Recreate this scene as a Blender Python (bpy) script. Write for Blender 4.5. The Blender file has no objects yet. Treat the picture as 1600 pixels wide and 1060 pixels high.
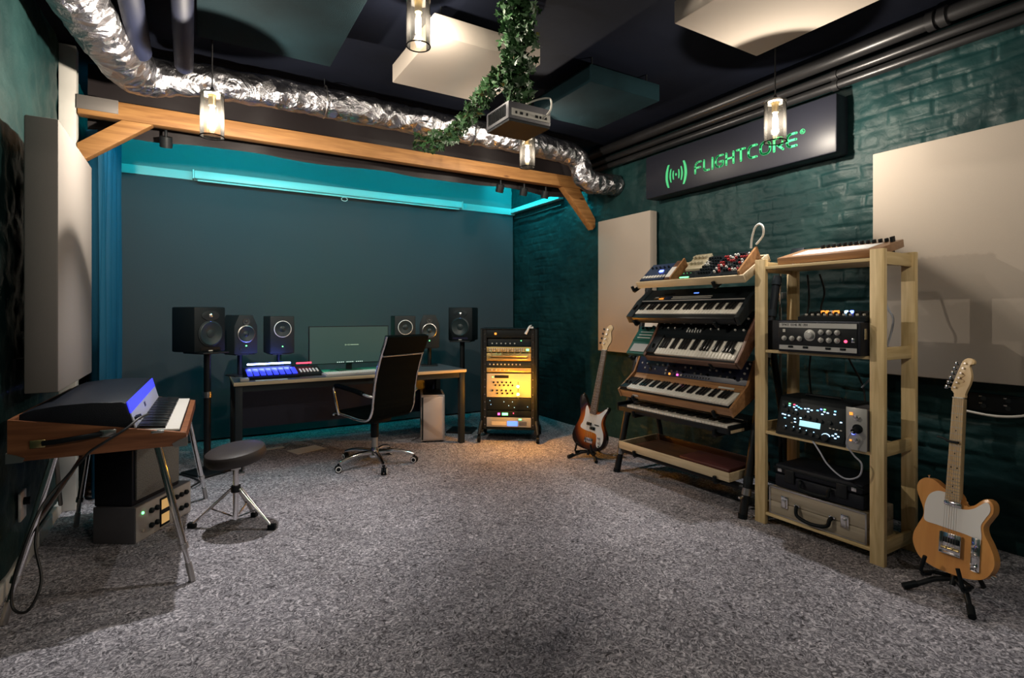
import bpy, bmesh, math, random
from math import pi, sin, cos, radians as R
from mathutils import Vector, Matrix, Euler, noise
random.seed(7)
scene = bpy.context.scene
COL = scene.collection

# ------------------------------------------------------------------ camera
YAW = math.atan(500 / 834.0)
cam_d = bpy.data.cameras.new('camera'); cam = bpy.data.objects.new('camera', cam_d); COL.objects.link(cam)
cam_d.sensor_fit = 'HORIZONTAL'; cam_d.sensor_width = 36.0
cam_d.lens = 36.0 * 834.0 / 1600.0
cam_d.shift_y = -(530 - 490) / 1600.0
cam_d.clip_start = 0.05
cam.location = (0, 0, 1.36); cam.rotation_euler = (pi / 2, 0, -YAW)
scene.camera = cam

# ------------------------------------------------------------------ world, exposure, light levels
w = bpy.data.worlds.new('world'); scene.world = w; w.use_nodes = True
w.node_tree.nodes['Background'].inputs[0].default_value = (0.02, 0.03, 0.04, 1)
w.node_tree.nodes['Background'].inputs[1].default_value = 1.0
vs = scene.view_settings
scene.display_settings.display_device = 'sRGB'
vs.view_transform = 'Standard'; vs.look = 'None'; vs.gamma = 1.0; vs.use_curve_mapping = False
vs.exposure = 0.42
BULB = 112.0           # watts of the brightest pendant bulb
CYAN = 120.0            # radiance of the alcove led strips
scene.cycles.max_bounces = 8
scene.cycles.transparent_max_bounces = 16
scene.cycles.sample_clamp_indirect = 4.0
scene.cycles.caustics_reflective = False
scene.cycles.caustics_refractive = False

# ------------------------------------------------------------------ materials
M = {}
def mat(name, col=(.5, .5, .5), rough=.5, metal=0., emit=None, es=0., bump=0., bscale=60., spec=.5, var=0., vscale=8., aniso=None):
    m = bpy.data.materials.new(name); m.use_nodes = True
    nt = m.node_tree; b = nt.nodes['Principled BSDF']
    b.inputs['Base Color'].default_value = (*col, 1)
    b.inputs['Roughness'].default_value = rough
    b.inputs['Metallic'].default_value = metal
    b.inputs['Specular IOR Level'].default_value = spec
    if emit:
        b.inputs['Emission Color'].default_value = (*emit, 1); b.inputs['Emission Strength'].default_value = es
    tc = None
    if bump or var:
        tc = nt.nodes.new('ShaderNodeTexCoord'); mp = nt.nodes.new('ShaderNodeMapping')
        nt.links.new(tc.outputs['Object'], mp.inputs['Vector'])
        if aniso: mp.inputs['Scale'].default_value = aniso
    if var:
        n = nt.nodes.new('ShaderNodeTexNoise'); n.inputs['Scale'].default_value = vscale; n.inputs['Detail'].default_value = 5
        nt.links.new(mp.outputs[0], n.inputs['Vector'])
        rp = nt.nodes.new('ShaderNodeValToRGB')
        rp.color_ramp.elements[0].position = .3; rp.color_ramp.elements[1].position = .7
        rp.color_ramp.elements[0].color = (*[c * (1 - var) for c in col], 1)
        rp.color_ramp.elements[1].color = (*[min(1, c * (1 + var)) for c in col], 1)
        nt.links.new(n.outputs['Fac'], rp.inputs[0]); nt.links.new(rp.outputs[0], b.inputs['Base Color'])
    if bump:
        n2 = nt.nodes.new('ShaderNodeTexNoise'); n2.inputs['Scale'].default_value = bscale; n2.inputs['Detail'].default_value = 6
        nt.links.new(mp.outputs[0], n2.inputs['Vector'])
        bp = nt.nodes.new('ShaderNodeBump'); bp.inputs['Strength'].default_value = bump; bp.inputs['Distance'].default_value = .01
        nt.links.new(n2.outputs['Fac'], bp.inputs['Height']); nt.links.new(bp.outputs[0], b.inputs['Normal'])
    M[name] = m
    return m

def wood(name, c1, c2, axis='x', rough=.5, scale=6., knots=True):
    m = bpy.data.materials.new(name); m.use_nodes = True
    nt = m.node_tree; b = nt.nodes['Principled BSDF']; L = nt.links.new
    tc = nt.nodes.new('ShaderNodeTexCoord'); mp = nt.nodes.new('ShaderNodeMapping')
    s = {'x': (.08, 1, 1), 'y': (1, .08, 1), 'z': (1, 1, .08)}[axis]
    mp.inputs['Scale'].default_value = s
    L(tc.outputs['Object'], mp.inputs['Vector'])
    n = nt.nodes.new('ShaderNodeTexNoise'); n.inputs['Scale'].default_value = scale * 6; n.inputs['Detail'].default_value = 7; n.inputs['Distortion'].default_value = .6
    L(mp.outputs[0], n.inputs['Vector'])
    rp = nt.nodes.new('ShaderNodeValToRGB')
    rp.color_ramp.elements[0].position = .32; rp.color_ramp.elements[1].position = .68
    rp.color_ramp.elements[0].color = (*c1, 1); rp.color_ramp.elements[1].color = (*c2, 1)
    L(n.outputs['Fac'], rp.inputs[0])
    out = rp.outputs[0]
    if knots:
        mp2 = nt.nodes.new('ShaderNodeMapping'); s2 = {'x': (1.6, 5, 5), 'y': (5, 1.6, 5), 'z': (5, 5, 1.6)}[axis]
        mp2.inputs['Scale'].default_value = s2
        L(tc.outputs['Object'], mp2.inputs['Vector'])
        v = nt.nodes.new('ShaderNodeTexVoronoi'); v.inputs['Scale'].default_value = 1.6
        L(mp2.outputs[0], v.inputs['Vector'])
        r2 = nt.nodes.new('ShaderNodeValToRGB'); r2.color_ramp.elements[0].position = .05; r2.color_ramp.elements[1].position = .13
        L(v.outputs['Distance'], r2.inputs[0])
        mx = nt.nodes.new('ShaderNodeMixRGB'); mx.inputs[1].default_value = (c1[0] * .45, c1[1] * .35, c1[2] * .3, 1)
        L(r2.outputs[0], mx.inputs[0]); L(out, mx.inputs[2]); out = mx.outputs[0]
    L(out, b.inputs['Base Color'])
    b.inputs['Roughness'].default_value = rough
    bp = nt.nodes.new('ShaderNodeBump'); bp.inputs['Strength'].default_value = .12; bp.inputs['Distance'].default_value = .004
    L(n.outputs['Fac'], bp.inputs['Height']); L(bp.outputs[0], b.inputs['Normal'])
    M[name] = m
    return m

def carpet_mat():
    m = bpy.data.materials.new('carpet'); m.use_nodes = True
    nt = m.node_tree; b = nt.nodes['Principled BSDF']; L = nt.links.new
    tc = nt.nodes.new('ShaderNodeTexCoord')
    n1 = nt.nodes.new('ShaderNodeTexNoise'); n1.inputs['Scale'].default_value = 30; n1.inputs['Detail'].default_value = 6; n1.inputs['Distortion'].default_value = 2.6; n1.inputs['Roughness'].default_value = .72
    L(tc.outputs['Object'], n1.inputs['Vector'])
    r1 = nt.nodes.new('ShaderNodeValToRGB'); e = r1.color_ramp.elements
    e[0].position = .36; e[0].color = (.04, .038, .042, 1); e[1].position = .66; e[1].color = (.90, .87, .92, 1)
    k = e.new(.5); k.color = (.275, .27, .30, 1)
    L(n1.outputs['Fac'], r1.inputs[0])
    n2 = nt.nodes.new('ShaderNodeTexNoise'); n2.inputs['Scale'].default_value = 2.2; n2.inputs['Detail'].default_value = 5
    L(tc.outputs['Object'], n2.inputs['Vector'])
    r2 = nt.nodes.new('ShaderNodeValToRGB'); r2.color_ramp.elements[0].position = .3; r2.color_ramp.elements[1].position = .7
    r2.color_ramp.elements[0].color = (.8, .79, .79, 1); r2.color_ramp.elements[1].color = (1.06, 1.05, 1.06, 1)
    L(n2.outputs['Fac'], r2.inputs[0])
    mx = nt.nodes.new('ShaderNodeMixRGB'); mx.blend_type = 'MULTIPLY'; mx.inputs[0].default_value = 1
    L(r1.outputs[0], mx.inputs[1]); L(r2.outputs[0], mx.inputs[2]); L(mx.outputs[0], b.inputs['Base Color'])
    b.inputs['Roughness'].default_value = .95; b.inputs['Specular IOR Level'].default_value = .15
    bp = nt.nodes.new('ShaderNodeBump'); bp.inputs['Strength'].default_value = .55; bp.inputs['Distance'].default_value = .012
    L(n1.outputs['Fac'], bp.inputs['Height']); L(bp.outputs[0], b.inputs['Normal'])
    M['carpet'] = m
carpet_mat()

def wall_mat(name, c1, c2, rough=.42):
    m = bpy.data.materials.new(name); m.use_nodes = True
    nt = m.node_tree; b = nt.nodes['Principled BSDF']; L = nt.links.new
    tc = nt.nodes.new('ShaderNodeTexCoord')
    n = nt.nodes.new('ShaderNodeTexNoise'); n.inputs['Scale'].default_value = 2.5; n.inputs['Detail'].default_value = 6
    L(tc.outputs['Object'], n.inputs['Vector'])
    r = nt.nodes.new('ShaderNodeValToRGB'); r.color_ramp.elements[0].position = .35; r.color_ramp.elements[1].position = .68
    r.color_ramp.elements[0].color = (*c1, 1); r.color_ramp.elements[1].color = (*c2, 1)
    L(n.outputs['Fac'], r.inputs[0]); L(r.outputs[0], b.inputs['Base Color'])
    b.inputs['Roughness'].default_value = rough; b.inputs['Specular IOR Level'].default_value = .2
    n2 = nt.nodes.new('ShaderNodeTexNoise'); n2.inputs['Scale'].default_value = 22; n2.inputs['Detail'].default_value = 8; n2.inputs['Distortion'].default_value = .8
    L(tc.outputs['Object'], n2.inputs['Vector'])
    bp = nt.nodes.new('ShaderNodeBump'); bp.inputs['Strength'].default_value = .3; bp.inputs['Distance'].default_value = .012
    L(n2.outputs['Fac'], bp.inputs['Height']); L(bp.outputs[0], b.inputs['Normal'])
    M[name] = m
wall_mat('brick_paint', (.004, .020, .022), (.009, .036, .037), .5)
wall_mat('plaster_paint', (.007, .026, .027), (.015, .043, .043), .5)

def foil_mat():
    m = bpy.data.materials.new('foil'); m.use_nodes = True
    nt = m.node_tree; b = nt.nodes['Principled BSDF']; L = nt.links.new
    b.inputs['Base Color'].default_value = (.36, .36, .39, 1); b.inputs['Metallic'].default_value = 1; b.inputs['Roughness'].default_value = .3
    tc = nt.nodes.new('ShaderNodeTexCoord')
    n = nt.nodes.new('ShaderNodeTexNoise'); n.inputs['Scale'].default_value = 6; n.inputs['Detail'].default_value = 6; n.inputs['Roughness'].default_value = .55; n.inputs['Distortion'].default_value = 1.5
    L(tc.outputs['Object'], n.inputs['Vector'])
    v = nt.nodes.new('ShaderNodeTexVoronoi'); v.inputs['Scale'].default_value = 13; v.feature = 'F1'
    L(tc.outputs['Object'], v.inputs['Vector'])
    ad = nt.nodes.new('ShaderNodeMath'); ad.operation = 'MULTIPLY_ADD'; ad.inputs[1].default_value = .6
    L(v.outputs['Distance'], ad.inputs[0]); L(n.outputs['Fac'], ad.inputs[2])
    bp = nt.nodes.new('ShaderNodeBump'); bp.inputs['Strength'].default_value = 1; bp.inputs['Distance'].default_value = .035
    L(ad.outputs[0], bp.inputs['Height']); L(bp.outputs[0], b.inputs['Normal'])
    M['foil'] = m
foil_mat()

def glass_mat(name, tint=(.95, .9, .82), gl=.08):
    m = bpy.data.materials.new(name); m.use_nodes = True
    nt = m.node_tree; nt.nodes.clear(); L = nt.links.new
    o = nt.nodes.new('ShaderNodeOutputMaterial'); t = nt.nodes.new('ShaderNodeBsdfTransparent'); t.inputs[0].default_value = (*tint, 1)
    g = nt.nodes.new('ShaderNodeBsdfGlossy'); g.inputs['Roughness'].default_value = .08
    d = nt.nodes.new('ShaderNodeBsdfTranslucent'); d.inputs[0].default_value = (.9, .82, .7, 1)
    f = nt.nodes.new('ShaderNodeFresnel'); f.inputs[0].default_value = 1.35
    m1 = nt.nodes.new('ShaderNodeMixShader'); L(f.outputs[0], m1.inputs[0]); L(t.outputs[0], m1.inputs[1]); L(g.outputs[0], m1.inputs[2])
    m2 = nt.nodes.new('ShaderNodeMixShader'); m2.inputs[0].default_value = gl; L(m1.outputs[0], m2.inputs[1]); L(d.outputs[0], m2.inputs[2])
    L(m2.outputs[0], o.inputs[0])
    M[name] = m
glass_mat('glass', (.95, .91, .84), .0012)

def burst_mat():
    m = bpy.data.materials.new('sunburst'); m.use_nodes = True
    nt = m.node_tree; b = nt.nodes['Principled BSDF']; L = nt.links.new
    tc = nt.nodes.new('ShaderNodeTexCoord'); mp = nt.nodes.new('ShaderNodeMapping')
    mp.inputs['Location'].default_value = (0, 0, -1.0); mp.inputs['Scale'].default_value = (6.1, 0, 4.6)
    L(tc.outputs['Object'], mp.inputs['Vector'])
    v = nt.nodes.new('ShaderNodeVectorMath'); v.operation = 'LENGTH'; L(mp.outputs[0], v.inputs[0])
    r = nt.nodes.new('ShaderNodeValToRGB'); e = r.color_ramp.elements
    e[0].position = .25; e[0].color = (.62, .22, .03, 1); e[1].position = 1.0; e[1].color = (.010, .006, .006, 1)
    k = e.new(.62); k.color = (.40, .10, .015, 1); k = e.new(.86); k.color = (.07, .015, .006, 1)
    L(v.outputs['Value'], r.inputs[0]); L(r.outputs[0], b.inputs['Base Color'])
    b.inputs['Roughness'].default_value = .18
    M['sunburst'] = m
burst_mat()

mat('black', (.006, .009, .011), .5, spec=.15)
mat('black_metal', (.010, .012, .014), .42, .1, spec=.3)
mat('black_gloss', (.010, .011, .013), .15)
mat('black_fabric', (.030, .025, .026), .75, bump=.3, bscale=14)
mat('drape', (.020, .016, .017), .5, spec=.25, bump=.25, bscale=9)
mat('ceiling_paint', (.003, .0042, .009), .85, spec=.08, bump=.5, bscale=6, var=.35, vscale=1.2)
mat('pipe_paint', (.028, .028, .030), .35, .5)
mat('dark_pipe', (.007, .010, .026), .65, spec=.15)
mat('panel_pale', (.21, .195, .185), .95, spec=.1, bump=.12, bscale=400)
mat('panel_beige', (.33, .29, .25), .9, spec=.2, bump=.12, bscale=400)
mat('panel_dark', (.003, .011, .0145), .95, spec=.08, bump=.3, bscale=180, var=.3, vscale=3)
mat('backdrop', (.042, .050, .060), .95, bump=.2, bscale=220)
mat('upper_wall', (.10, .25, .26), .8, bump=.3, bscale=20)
mat('white_paint', (.62, .60, .56), .55, var=.06)
mat('trim_cyan_lit', (.30, .62, .62), .5)  # white ledge, the turquoise strip light put into its colour
mat('screen_case_lit', (.36, .70, .70), .4)  # white case tinted with the turquoise light of the strips
mat('curtain', (.006, .065, .125), .6, spec=.2, bump=.15, bscale=90)
mat('chrome', (.82, .80, .80), .12, 1.)
mat('steel', (.50, .48, .46), .32, 1.)
mat('bright_steel', (.72, .70, .68), .25, 1.)
mat('leather', (.004, .006, .006), .7, spec=.02, bump=.12, bscale=120)
mat('stool_leather', (.030, .024, .023), .55, bump=.08, bscale=150)
mat('tolex', (.008, .010, .016), .5, spec=.25, bump=.25, bscale=300)
mat('grey_plastic', (.10, .10, .115), .5)
mat('light_grey', (.36, .35, .34), .5)
mat('dark_grey', (.014, .019, .022), .5, spec=.2)
mat('white_plastic', (.75, .74, .72), .35)
mat('ivory', (.72, .69, .62), .3)
mat('key_black', (.010, .010, .011), .22)
mat('pc_silver', (.50, .45, .43), .38, .35)
mat('grille_cloth', (.18, .18, .17), .85, bump=.8, bscale=260, var=.35, vscale=160)
mat('meter_face', (.75, .50, .22), .5, emit=(1, .6, .2), es=.25)
mat('paper', (.78, .76, .72), .8)
mat('green_glow_paint', (.035, .46, .18), .5, emit=(.03, .6, .22), es=.06)  # printed green lettering with a little glow put into it
mat('sign_face', (.012, .013, .020), .42, spec=.25)
mat('blue_case', (.012, .026, .065), .4)
mat('navy', (.015, .02, .05), .4)
mat('green_case', (.006, .07, .05), .45)
mat('red_plastic', (.22, .02, .02), .4)
mat('cream_plastic', (.40, .35, .24), .45)
mat('maroon', (.10, .03, .03), .5)
mat('rail_silver', (.50, .53, .58), .35, .25)
mat('dull_plate', (.16, .145, .135), .6, .4)
mat('gold', (.62, .48, .22), .3, 1.)
mat('cone', (.03, .035, .037), .38)
mat('cone_grey', (.014, .024, .027), .4, spec=.3)
mat('ring_white', (.8, .82, .82), .3)
mat('leaf', (.030, .078, .028), .42, var=.55, vscale=9)
mat('stem', (.10, .09, .04), .7)
mat('silver_panel', (.42, .42, .40), .4, .4)
mat('brass_front', (.50, .36, .13), .4, .5)
mat('concrete_front', (.015, .03, .032), .8)
mat('sock_dark', (.02, .02, .022), .4)
mat('pale_label', (.55, .53, .48), .5)
mat('strings', (.6, .58, .52), .3, 1.)
mat('cable_black', (.010, .010, .011), .5)
mat('cable_white', (.75, .72, .66), .45)
mat('cable_grey', (.35, .38, .45), .45)
def emi(name, col, s): mat(name, tuple(c * .4 for c in col), .4, emit=col, es=s)
emi('bulb', (1., .84, .60), 14)
_nt = M['bulb'].node_tree; _b = _nt.nodes['Principled BSDF']; _o = [n for n in _nt.nodes if n.type == 'OUTPUT_MATERIAL'][0]
_e = _nt.nodes.new('ShaderNodeEmission'); _e.inputs[0].default_value = (1., .84, .58, 1); _e.inputs[1].default_value = 9.
_t = _nt.nodes.new('ShaderNodeBsdfTransparent'); _a = _nt.nodes.new('ShaderNodeAddShader')
_nt.links.new(_e.outputs[0], _a.inputs[0]); _nt.links.new(_t.outputs[0], _a.inputs[1]); _nt.links.new(_a.outputs[0], _o.inputs[0]); _nt.nodes.remove(_b)
mat('rim_black', (.0015, .0015, .0015), .6, spec=.02)
emi('cyan_led', (.02, .80, .92), CYAN)
emi('blue_bar', (.16, .22, 1.), 40)
emi('blue_keys', (.04, .06, 1.), .9)
emi('blue_reflection', (.05, .06, 1.), .85)  # blue light reflected on the piano rail, put in as glow
emi('red_bar', (1., .05, .10), 2.2)
emi('green_bias', (.02, .75, .30), 30)
emi('screen', (.042, .090, .080), .32)
emi('screen_text', (.45, .62, .42), .5)
emi('screen_dot', (.7, .9, .8), 1.0)
emi('led_green', (.15, 1., .25), 3)
emi('led_blue', (.10, .15, 1.), 6)
emi('led_white', (.38, .68, 1.), 2.6)
emi('led_cyan', (.2, .65, 1.), 2.2)
emi('led_red', (1., .05, .12), 3)
emi('led_orange', (1., .30, .04), 1.3)
emi('led_pink', (1., .10, .45), 2)
emi('lcd_blue', (.10, .22, 1.), 1.6)
emi('lcd_pale', (.45, .85, .95), .8)
emi('yellow_lamp', (1., .38, .02), 2000)
PINE1, PINE2 = (.54, .39, .18), (.76, .59, .32)
wood('pine_x', PINE1, PINE2, 'x'); wood('pine_y', PINE1, PINE2, 'y'); wood('pine_z', PINE1, PINE2, 'z')
wood('beam_wood', (.21, .090, .024), (.35, .170, .052), 'x', .65)
wood('brace_wood', (.21, .090, .024), (.35, .170, .052), 'x', .65)
wood('walnut', (.16, .058, .026), (.34, .135, .058), 'x', .35, 5, False)
wood('synth_wood', (.25, .12, .05), (.42, .22, .095), 'x', .35, 5, False)
wood('dark_wood', (.07, .03, .018), (.13, .058, .032), 'x', .4, 5, False)
wood('birch', (.46, .36, .22), (.62, .50, .33), 'x', .5, 5, False)
wood('butterscotch', (.55, .24, .07), (.68, .33, .10), 'z', .22, 3, False)
wood('maple', (.56, .38, .19), (.68, .49, .26), 'z', .35, 5, False)
wood('rosewood', (.10, .07, .055), (.20, .15, .12), 'z', .4, 6, False)
wood('grey_wood', (.30, .25, .18), (.48, .41, .31), 'x', .45, 4, False)
wood('zither_wood', (.22, .11, .05), (.36, .19, .09), 'x', .4, 5, False)

# ------------------------------------------------------------------ mesh helpers
class MB:
    def __init__(s): s.bm = bmesh.new(); s.X = Matrix.Identity(4)
    def _t(s, vs, m=None):
        mm = s.X @ m if m is not None else s.X
        for v in vs: v.co = mm @ v.co
    def box(s, x0, x1, y0, y1, z0, z1, bev=0., seg=2, m=None):
        r = bmesh.ops.create_cube(s.bm, size=1)
        vs = r['verts']
        for v in vs:
            v.co = Vector(((x0 + x1) / 2 + v.co.x * (x1 - x0), (y0 + y1) / 2 + v.co.y * (y1 - y0), (z0 + z1) / 2 + v.co.z * (z1 - z0)))
        if bev:
            es = list({e for v in vs for e in v.link_edges})
            r2 = bmesh.ops.bevel(s.bm, geom=es, offset=bev, segments=seg, affect='EDGES', profile=.5)
            vs = list({v for f in r2['faces'] for v in f.verts} | {v for v in vs if v.is_valid})
        s._t(vs, m); return s
    def cyl(s, p0, p1, r, n=16, r2=None, caps=True):
        p0, p1 = Vector(p0), Vector(p1); r2 = r if r2 is None else r2
        d = (p1 - p0); z = d.normalized(); q = z.to_track_quat('Z', 'Y')
        a = []; b = []
        for i in range(n):
            t = 2 * pi * i / n; u = q @ Vector((cos(t), sin(t), 0))
            a.append(s.bm.verts.new(p0 + u * r)); b.append(s.bm.verts.new(p1 + u * r2))
        for i in range(n):
            j = (i + 1) % n; s.bm.faces.new((a[i], a[j], b[j], b[i]))
        if caps:
            s.bm.faces.new(a[::-1]); s.bm.faces.new(b)
        s._t(a + b); return s
    def tube(s, pts, r, n=8, closed=False, caps=True, rad=None, warp=0.):
        pts = [Vector(p) for p in pts]; rings = []; N = len(pts)
        up = None
        for i, p in enumerate(pts):
            if closed: t = pts[(i + 1) % N] - pts[i - 1]
            else: t = pts[min(i + 1, N - 1)] - pts[max(i - 1, 0)]
            t.normalize()
            if up is None:
                up = Vector((0, 0, 1)) if abs(t.z) < .9 else Vector((1, 0, 0))
            side = t.cross(up).normalized(); up = side.cross(t).normalized()
            rr = rad[i] if rad else r
            ring = []
            for k in range(n):
                a = 2 * pi * k / n; q = rr
                co = p + (side * cos(a) + up * sin(a)) * q
                if warp:
                    co += (side * cos(a) + up * sin(a)) * warp * (noise.noise(co * 9) + .6 * noise.noise(co * 22) + .35 * noise.noise(co * 48))
                ring.append(s.bm.verts.new(co))
            rings.append(ring)
        for i in range(N if closed else N - 1):
            A, B = rings[i], rings[(i + 1) % N]
            for k in range(n):
                l = (k + 1) % n; s.bm.faces.new((A[k], A[l], B[l], B[k]))
        if caps and not closed:
            s.bm.faces.new(rings[0][::-1]); s.bm.faces.new(rings[-1])
        s._t([v for r_ in rings for v in r_]); return s
    def lathe(s, prof, n=24, m=None, caps=True):
        rings = []
        for (r, z) in prof:
            rings.append([s.bm.verts.new((max(r, 1e-4) * cos(2 * pi * i / n), max(r, 1e-4) * sin(2 * pi * i / n), z)) for i in range(n)])
        for A, B in zip(rings, rings[1:]):
            for k in range(n):
                l = (k + 1) % n; s.bm.faces.new((A[k], A[l], B[l], B[k]))
        if caps:
            s.bm.faces.new(rings[0][::-1]); s.bm.faces.new(rings[-1])
        s._t([v for r_ in rings for v in r_], m); return s
    def prism(s, poly, a0, a1, axis='y', m=None, bev=0.):
        # polygon in the two other axes (in x,y,z order) extruded along axis
        def P(u, v, a): return {'x': (a, u, v), 'y': (u, a, v), 'z': (u, v, a)}[axis]
        A = [s.bm.verts.new(P(u, v, a0)) for u, v in poly]; B = [s.bm.verts.new(P(u, v, a1)) for u, v in poly]
        n = len(poly); fs = []
        for i in range(n):
            j = (i + 1) % n; fs.append(s.bm.faces.new((A[i], A[j], B[j], B[i])))
        fs.append(s.bm.faces.new(A[::-1])); fs.append(s.bm.faces.new(B))
        vs = A + B
        if bev:
            es = [e for e in {e for f in fs[-2:] for e in f.edges}]
            r2 = bmesh.ops.bevel(s.bm, geom=es, offset=bev, segments=2, affect='EDGES', profile=.5)
            vs = list({v for f in r2['faces'] for v in f.verts} | {v for v in vs if v.is_valid})
        bmesh.ops.recalc_face_normals(s.bm, faces=list({f for v in vs for f in v.link_faces}))
        s._t(vs, m); return s
    def grid(s, fn, nu, nv):
        V = [[s.bm.verts.new(fn(i / nu, j / nv)) for j in range(nv + 1)] for i in range(nu + 1)]
        for i in range(nu):
            for j in range(nv): s.bm.faces.new((V[i][j], V[i + 1][j], V[i + 1][j + 1], V[i][j + 1]))
        s._t([v for r_ in V for v in r_]); return s
    def mesh(s, name, m=None, smooth=True):
        bmesh.ops.recalc_face_normals(s.bm, faces=s.bm.faces)
        me = bpy.data.meshes.new(name); s.bm.to_mesh(me); s.bm.free()
        if m: me.materials.append(M[m])
        if smooth and len(me.polygons):
            me.polygons.foreach_set('use_smooth', [True] * len(me.polygons)); me.set_sharp_from_angle(angle=R(38))
        return me

def thing(name, label, cat, loc=(0, 0, 0), rot=(0, 0, 0), group=None):
    o = bpy.data.objects.new(name, None); COL.objects.link(o); o.empty_display_size = .1
    o.location = loc; o.rotation_euler = rot
    o['label'] = label; o['category'] = cat
    if group: o['group'] = group
    return o
def part(name, mb, m, parent, loc=(0, 0, 0), rot=(0, 0, 0), label=None):
    me = mb.mesh(name, m) if isinstance(mb, MB) else mb
    o = bpy.data.objects.new(name, me); COL.objects.link(o)
    if parent is not None: o.parent = parent
    o.location = loc; o.rotation_euler = rot
    if label: o['label'] = label
    return o
def single(name, mb, m, label, cat, loc=(0, 0, 0), rot=(0, 0, 0), group=None):
    o = part(name, mb, m, None, loc, rot)
    o['label'] = label; o['category'] = cat
    if group: o['group'] = group
    return o
def struct(name, mb, m):
    o = part(name, mb, m, None); o['kind'] = 'structure'; return o
def copy_tree(o, parent=None):
    c = o.copy(); COL.objects.link(c); c.parent = parent
    for ch in list(o.children): copy_tree(ch, c)
    return c
def spline(pts, n=8, closed=False):
    pts = [Vector(p) if len(p) == 3 else Vector((p[0], p[1], 0)) for p in pts]; out = []; N = len(pts)
    for i in range(N if closed else N - 1):
        g = (lambda k: pts[k % N]) if closed else (lambda k: pts[max(0, min(N - 1, k))])
        p0, p1, p2, p3 = g(i - 1), g(i), g(i + 1), g(i + 2)
        for k in range(n):
            t = k / n
            out.append(.5 * (2 * p1 + (p2 - p0) * t + (2 * p0 - 5 * p1 + 4 * p2 - p3) * t * t + (3 * p1 - p0 - 3 * p2 + p3) * t ** 3))
    if not closed: out.append(pts[-1])
    return out
def cable(name, pts, r, m, label, cat='cable', group=None):
    return single(name, MB().tube(spline(pts, 8), r, 8), m, label, cat, group=group)
ROT90 = (pi / 2, 0, 0)          # turns a lathe axis (z) to point to -y (towards whoever faces the thing)

# ------------------------------------------------------------------ the room
RX, LX, BY, FY, CZ = 3.97, -.785, 6.65, -1.7, 3.22
struct('floor', MB().box(LX - .1, RX + .1, FY - .1, BY + .1, -.08, 0), 'carpet')
struct('ceiling', MB().box(LX - .1, RX + .1, FY - .1, BY + .1, CZ, CZ + .1), 'ceiling_paint')

def brick_wall(name, xface, sgn, y0, y1, z0, z1, step, m, groove=.019, plaster0=0., fade=None):
    """A painted brick wall, its courses and lumps in real relief; sgn = direction of the room from the wall."""
    ny, nz = int((y1 - y0) / step), int((z1 - z0) / step)
    BH, BL = .104, .275
    rnd = {}
    verts = []; faces = []
    for i in range(ny + 1):
        y = y0 + (y1 - y0) * i / ny
        plaster = plaster0
        if fade: plaster = max(plaster0, min(1, max(0, (y - fade[0]) / (fade[1] - fade[0]))) * (1 if y < 5.2 else max(.3, 1 - (y - 5.2) * 1.2)))
        for j in range(nz + 1):
            z = z0 + (z1 - z0) * j / nz
            p = Vector((y, z, xface))
            wy = y + .02 * noise.noise(p * 5); wz = z + .016 * noise.noise(p * 3.1 + Vector((9, 2, 1)))
            row = math.floor(wz / BH); fv = wz / BH - row
            off = .5 * (row % 2) + .13 * sin(row * 7.3)
            cu = wy / BL + off; ci = math.floor(cu); fu = cu - ci
            key = (row, ci)
            if key not in rnd:
                q = random.Random(row * 9176 + ci * 131 + 5); rnd[key] = (q.uniform(-.005, .005), q.uniform(-.02, .02), q.uniform(-.03, .03))
            h, a, b = rnd[key]
            dv = min(fv, 1 - fv) * BH; du = min(fu, 1 - fu) * BL
            d = min(dv, du)
            e = min(1, d / .013); e = e * e * (3 - 2 * e)
            fill = .42 + 1.1 * noise.noise(p * 2.3 + Vector((3, 7, 4))) ; fill = max(0, min(1, fill))
            gd = -groove * (1 - e) * (1 - plaster * .93) * (.08 + .92 * fill)
            x = gd + e * (h + a * (fu - .5) * .5 + b * (fv - .5) * .3) * (1 - plaster) + .008 * noise.noise(p * 11) + .004 * noise.noise(Vector((p.x * 9, p.y * 26, 2))) + .002 * noise.noise(p * 40) + .016 * noise.noise(p * 2.5)
            verts.append((xface + sgn * x, y, z))
    for i in range(ny):
        for j in range(nz):
            a = i * (nz + 1) + j; f = (a, a + nz + 1, a + nz + 2, a + 1)
            faces.append(f if sgn < 0 else f[::-1])
    me = bpy.data.meshes.new(name); me.from_pydata(verts, [], faces); me.materials.append(M[m])
    me.polygons.foreach_set('use_smooth', [True] * len(me.polygons)); me.update()
    o = bpy.data.objects.new(name, me); COL.objects.link(o); o['kind'] = 'structure'
    return o
brick_wall('wall_right', RX, -1, -1.7, BY, 0, CZ, .0125, 'brick_paint', fade=(2.0, 3.4))
brick_wall('wall_left', LX, 1, -1.7, BY, 0, CZ, .025, 'plaster_paint', .01, .6)
struct('wall_back', MB().box(LX - .1, RX + .1, BY, BY + .1, 0, CZ), 'upper_wall')
struct('wall_front', MB().box(LX - .1, RX + .1, FY - .1, FY, 0, CZ), 'plaster_paint')
struct('baseboard_left', MB().box(LX, LX + .022, FY, 4.7, 0, .085, .004), 'white_paint')
# ledge along the back wall and its short return on the right wall
struct('trim_1', MB().box(LX + .1, RX - .02, 6.50, 6.648, 2.755, 2.845, .006), 'trim_cyan_lit')
struct('trim_2', MB().box(RX - .10, RX - .015, 5.35, 6.50, 2.775, 2.835, .006), 'trim_cyan_lit')

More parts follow.
